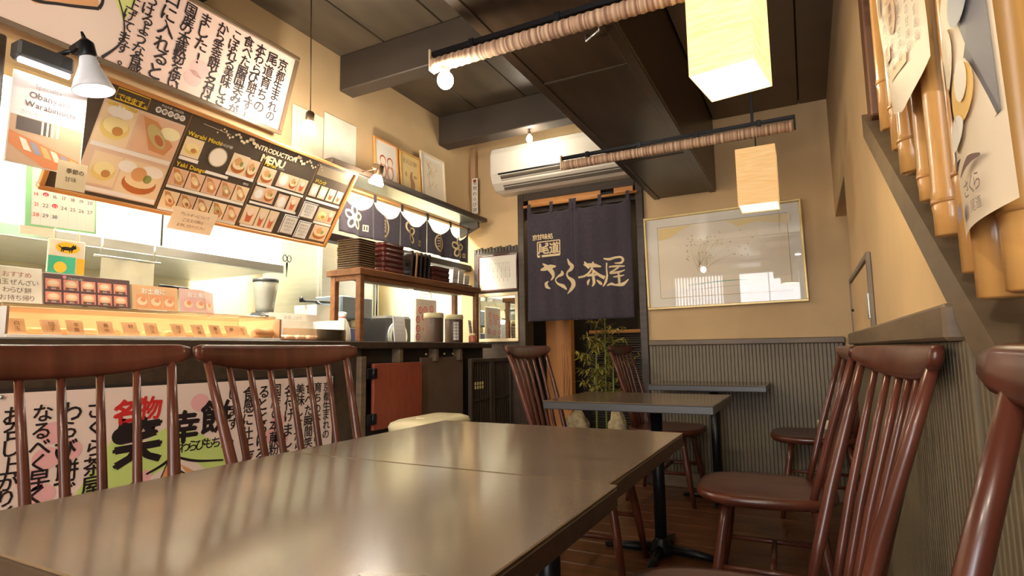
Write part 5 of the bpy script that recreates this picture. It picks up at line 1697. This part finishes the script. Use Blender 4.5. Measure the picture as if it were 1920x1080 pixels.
# ================================================================ bamboo poles over the stair
bam = mat('golden_bamboo', (204, 152, 84), 0.28, vary=0.14, scale=5, stretch=(8, 8, 1), coat=0.35)
bamn = mat('bamboo_node_ring', (186, 132, 72), 0.35, vary=0.1)
rb = random.Random(21)
poles = [(1.243, 1.323), (1.148, 1.254), (1.049, 1.186), (0.943, 1.116), (0.838, 1.049), (0.758, 0.995), (0.680, 0.962), (0.605, 0.962)]
PORD = ['first', 'second', 'third', 'fourth', 'fifth', 'sixth', 'seventh', 'eighth']
for i, (y, zb) in enumerate(poles):
    t = thing('bamboo_pole', 'golden bamboo pole above the stair string, %s from the brown upright' % PORD[i], 'bamboo pole', (0.165 + 0.004 * (i % 2), y, zb), group='bamboo poles beside the stair')
    L = 2.484 - zb
    r = rb.uniform(0.0175, 0.0205)
    z, prof, nodes = 0.0, [(r * 0.80, 0.0), (r, 0.002)], []
    zn = rb.uniform(0.03, 0.12)
    while zn < L - 0.05:
        prof += [(r, zn - 0.012), (r * 1.05, zn - 0.004), (r * 0.97, zn), (r * 1.07, zn + 0.004), (r, zn + 0.014)]
        nodes.append(zn)
        zn += rb.uniform(0.20, 0.29)
    prof += [(r, L - 0.002), (r * 0.8, L)]
    MB().lathe(prof, 18).build('culm', bam, t)
    for q in nodes:
        MB().lathe([(r * 0.9, q - 0.002), (r * 1.085, q - 0.001), (r * 1.085, q + 0.003), (r * 0.9, q + 0.004)], 18).build('node_ring', bamn, t)

# printed leaflets fixed on the bamboo
t = thing('leaflet', 'wrinkled pale leaflet pinned on the bamboo farther up the stair', 'leaflet', mtx=frame((0.134, 0.965, 1.232), (0.0, -1, -0.10), (0.0, -0.03, 1)))
wv = lambda u, v: 0.006 * math.sin(u * 22 + v * 9) + (0.02 * max(0, 0.06 - v))
MB().grid(lambda u, v: (u * 0.20, v * 0.285 + 0.05 * (1 - v) * abs(u - 0.45), wv(u * 0.2, v * 0.285)), 14, 12).build('sheet', mat('ivory_leaflet', (240, 222, 192), 0.5), t)
a = Art(0.002)
r3 = random.Random(2)
for k in range(14):
    x, y = r3.uniform(0.02, 0.17), r3.uniform(0.14, 0.26)
    a.ell(x, y, r3.uniform(0.006, 0.02), r3.uniform(0.01, 0.03), r3.choice([(206, 170, 130), (176, 150, 120), (226, 196, 150), (120, 104, 92)]), 10, r3.uniform(0, 3))
a.up()
for k in range(5):
    a.column('季節の甘味処', 0.04 + k * 0.03, 0.15, 0.014, 0.016, (110, 92, 84), 0.0)
a.rect(0.025, 0.085, 0.06, 0.105, (226, 150, 110)); a.rect(0.05, 0.055, 0.12, 0.07, (228, 176, 120))
a.build('print', t, None, warp=lambda u, v, z: (u, v, wv(u, v) + z))
t = thing('leaflet', 'curved food leaflet with a white foot pinned on the lower bamboo', 'leaflet', mtx=frame((0.138, 0.690, 1.020), (0.0, -1, 0.04), (0.0, 0.02, 1)))
wv2 = lambda u, v: 0.010 * math.sin(u / 0.165 * PI) - 0.006
MB().grid(lambda u, v: (u * 0.165, v * 0.235 - 0.02 * (1 - u) * v, wv2(u * 0.165, v)), 14, 10).build('sheet', mat('ivory_leaflet', (240, 222, 192), 0.5), t)
a = Art(0.0016)
a.poly([(0.09, 0.22), (0.16, 0.225), (0.16, 0.07), (0.05, 0.07), (0.01, 0.072), (0.03, 0.10), (0.12, 0.15)], (116, 112, 118)); a.up()
for x, y, rx, ry, c in ((0.055, 0.17, 0.035, 0.03, (240, 222, 190)), (0.04, 0.13, 0.02, 0.02, (226, 160, 100)), (0.10, 0.115, 0.03, 0.025, (236, 190, 90)), (0.07, 0.09, 0.03, 0.014, (246, 240, 226)), (0.105, 0.125, 0.016, 0.018, (240, 232, 210)), (0.02, 0.165, 0.014, 0.03, (84, 74, 66)), (0.12, 0.19, 0.022, 0.02, (170, 176, 176))):
    a.ell(x, y, rx, ry, c); a.up()
a.brush([(0.08, 0.045), (0.105, 0.052), (0.13, 0.048)], [0.002, 0.008, 0.002], (110, 76, 66))
a.text('さくら', 0.105, 0.030, 0.018, (120, 96, 90), 0.0); a.rect(0.035, 0.012, 0.065, 0.026, (150, 140, 170)); a.text('尾道', 0.11, 0.012, 0.012, (130, 112, 104))
a.build('print', t, None, warp=lambda u, v, z: (u, v - 0.02 * (1 - u / 0.165) * v / 0.235, wv2(u, v) + z))

# small wall hatch by the recess
t = thing('wall_hatch', 'small plaster-coloured wall hatch in a grey frame with a metal hinge', 'hatch', mtx=frame((XR - 0.001, 3.025, 0.977), (0, -1, 0), (0, 0, 1)))
HWd, HHt = 0.865, 0.228
for b in (((0, 0.018), (0, HHt + 0.02)), ((HWd - 0.022, HWd), (0, HHt + 0.02)), ((0.018, HWd - 0.022), (HHt, HHt + 0.02))):
    MB().box(b[0][0], b[0][1], b[1][0], b[1][1], 0, 0.014, 0.002).build('frame_bar', railwood, t)
dr = MB().box(0.02, HWd - 0.024, 0.002, HHt - 0.004, 0, 0.008, 0.002).build('panel', plaster, t)
MB().box(HWd - 0.045, HWd - 0.012, 0.03, 0.115, 0.008, 0.018, 0.002).build('hinge', steel, t)
MB().lathe([(0.006, 0), (0.006, 0.006), (0.003, 0.01)], 10, (0.08, 0.10, 0.008)).build('knob', blackmetal, t)

# wall socket low on the back wainscot
t = thing('wall_switch', 'cream wall socket low on the ribbed panelling by the recess', 'socket', mtx=frame((0.02, YB - 0.0245, 0.36), (1, 0, 0), (0, 0, 1)))
MB().box(0, 0.07, 0, 0.115, 0, 0.008, 0.003).build('plate', cream_plastic, t)
for y in (0.035, 0.07):
    MB().box(0.02, 0.05, y, y + 0.018, 0.008, 0.010, 0.001).build('outlet', white_plastic, t)

# ================================================================ planting beyond the doorway
pt = thing('corridor_post', 'smooth orange-brown timber post behind the door curtain', 'post', (-1.885, 4.52, 0.16))
MB().box(-0.115, 0.115, -0.05, 0.05, 0, 2.13, 0.012).build('timber', mat('orange_brown_timber', (196, 132, 70), 0.5, vary=0.10, scale=3, stretch=(6, 6, 1)), pt)
r4 = random.Random(6)
for k in range(6):
    x = 0.05 + r4.uniform(-0.01, 0.05)
    MB().tube([(x, -0.0505, 0.25 + k * 0.02), (x + r4.uniform(-.02, .02), -0.0505, 0.5), (x + r4.uniform(-.02, .01), -0.0505, 0.75 + r4.uniform(-.1, .1))], [0.002, 0.003, 0.0015], 6).build('bark_crack', mat('bark_brown', (134, 88, 50), 0.7), pt)
rs = thing('reed_screen', 'black horizontal reed screen behind the bamboo plants', 'screen', (-1.3, 4.92, 0.16))
for x in (-0.45, 0.0, 0.42):
    MB().box(x - 0.012, x + 0.012, 0.012, 0.03, 0, 1.1).build('upright', slatback, rs)
rm = MB().box(-0.46, 0.46, -0.010, 0.012, 0, 0.015, 0.004).mesh('reed'); rm.materials.append(mat('black_reed', (60, 48, 38), 0.5, vary=0.3, scale=9, stretch=(1, 10, 10)))
for k in range(44):
    o = obj('reed', rm, None, rs); o.location = (r4.uniform(-.004, .004), r4.uniform(-.003, .003), 0.01 + k * 0.0205)
MB().box(-0.46, 0.46, -0.02, 0.015, 0.90, 0.93, 0.004).build('top_rail', orangewood, rs)
leafm = mat('bamboo_leaf_green', (164, 152, 66), 0.5, vary=0.3, scale=14)
stemm = mat('bamboo_stem_green', (128, 136, 74), 0.45, vary=0.15)
for i, (x, y, h, labk) in enumerate(((-1.545, 4.42, 0.92, 'the one nearest the timber post'), (-1.475, 4.46, 1.08, 'the tallest, in the middle'), (-1.415, 4.47, 0.86, 'the one nearest the ribbed wall'))):
    t = thing('bamboo_plant', 'slender green bamboo plant beyond the doorway, ' + labk, 'plant', (x, y, 0.16))
    lean = r4.uniform(-0.03, 0.03)
    MB().tube([(0, 0, 0), (lean * 0.5, 0, h * 0.5), (lean, 0.01, h)], [0.009, 0.008, 0.005], 8).build('stem', stemm, t)
    lf = MB()
    for c_ in range(20):
        zc = h * (0.42 + 0.56 * c_ / 19)
        an = r4.uniform(0, 2 * PI)
        L = r4.uniform(0.06, 0.20) * (1.15 if i == 2 else 1)
        tip = Vector((lean * zc / h + math.cos(an) * L, math.sin(an) * L * 0.6, zc + r4.uniform(-0.01, 0.05)))
        base = Vector((lean * zc / h, 0, zc - 0.03))
        lf.tube([base, tip], [0.002, 0.001], 4)
        for q in range(18):
            p = base.lerp(tip, r4.uniform(0.35, 1.0))
            d = Vector((r4.uniform(-1, 1), r4.uniform(-1, 1), r4.uniform(-0.8, 0.25))).normalized() * r4.uniform(0.05, 0.09)
            sd = d.cross(Vector((0, 0, 1))).normalized() * 0.008
            mid = p + d * 0.4
            lf.add([p, mid + sd, p + d, mid - sd], [(0, 1, 2), (0, 2, 3)])
    f_ = lf.build('foliage', leafm, t)
    f_['kind'] = 'stuff'
for k, (x, y, w, h, lab) in enumerate(((-1.69, 4.36, 0.125, 0.28, 'rounded pale garden rock at the foot of the timber post'), (-1.330, 4.28, 0.105, 0.34, 'pointed pale garden rock beside the bamboo stems'))):
    bm = bmesh.new()
    bmesh.ops.create_icosphere(bm, subdivisions=4, radius=1)
    for v in bm.verts:
        p = v.co
        n_ = 1 + 0.10 * math.sin(p.x * 4 + k * 2) * math.cos(p.y * 3) + 0.05 * math.sin(p.z * 9 + p.x * 7)
        zz = (p.z + 1) / 2
        tp = 1 - (0.55 if k else 0.25) * zz
        v.co = Vector((p.x * w * n_ * tp, p.y * w * 0.8 * n_ * tp, zz * h * n_))
    me = bpy.data.meshes.new('rock'); bm.to_mesh(me); bm.free()
    me.polygons.foreach_set('use_smooth', [True] * len(me.polygons))
    o = obj('garden_rock', me, mat('speckled_rock', (168, 150, 112), 0.85, vary=0.25, scale=40, bump=0.5))
    o.location = (x, y, 0.158)
    tag(o, lab, 'rock')
# unseen lamp added over the planting to brighten the foliage
t = thing('planting_fill_lamp', 'small warm ceiling lamp over the bamboo planting', 'lamp', (-1.5, 4.45, 2.30))
MB().lathe([(0.05, -0.03), (0.06, -0.025), (0.06, -0.001)], 20).build('housing', blackmetal, t)
MB().lathe([(0.045, -0.034), (0.048, -0.030), (0.044, -0.029)], 20).build('lens', emis('planting_fill_glow', (255, 226, 170), 140), t)
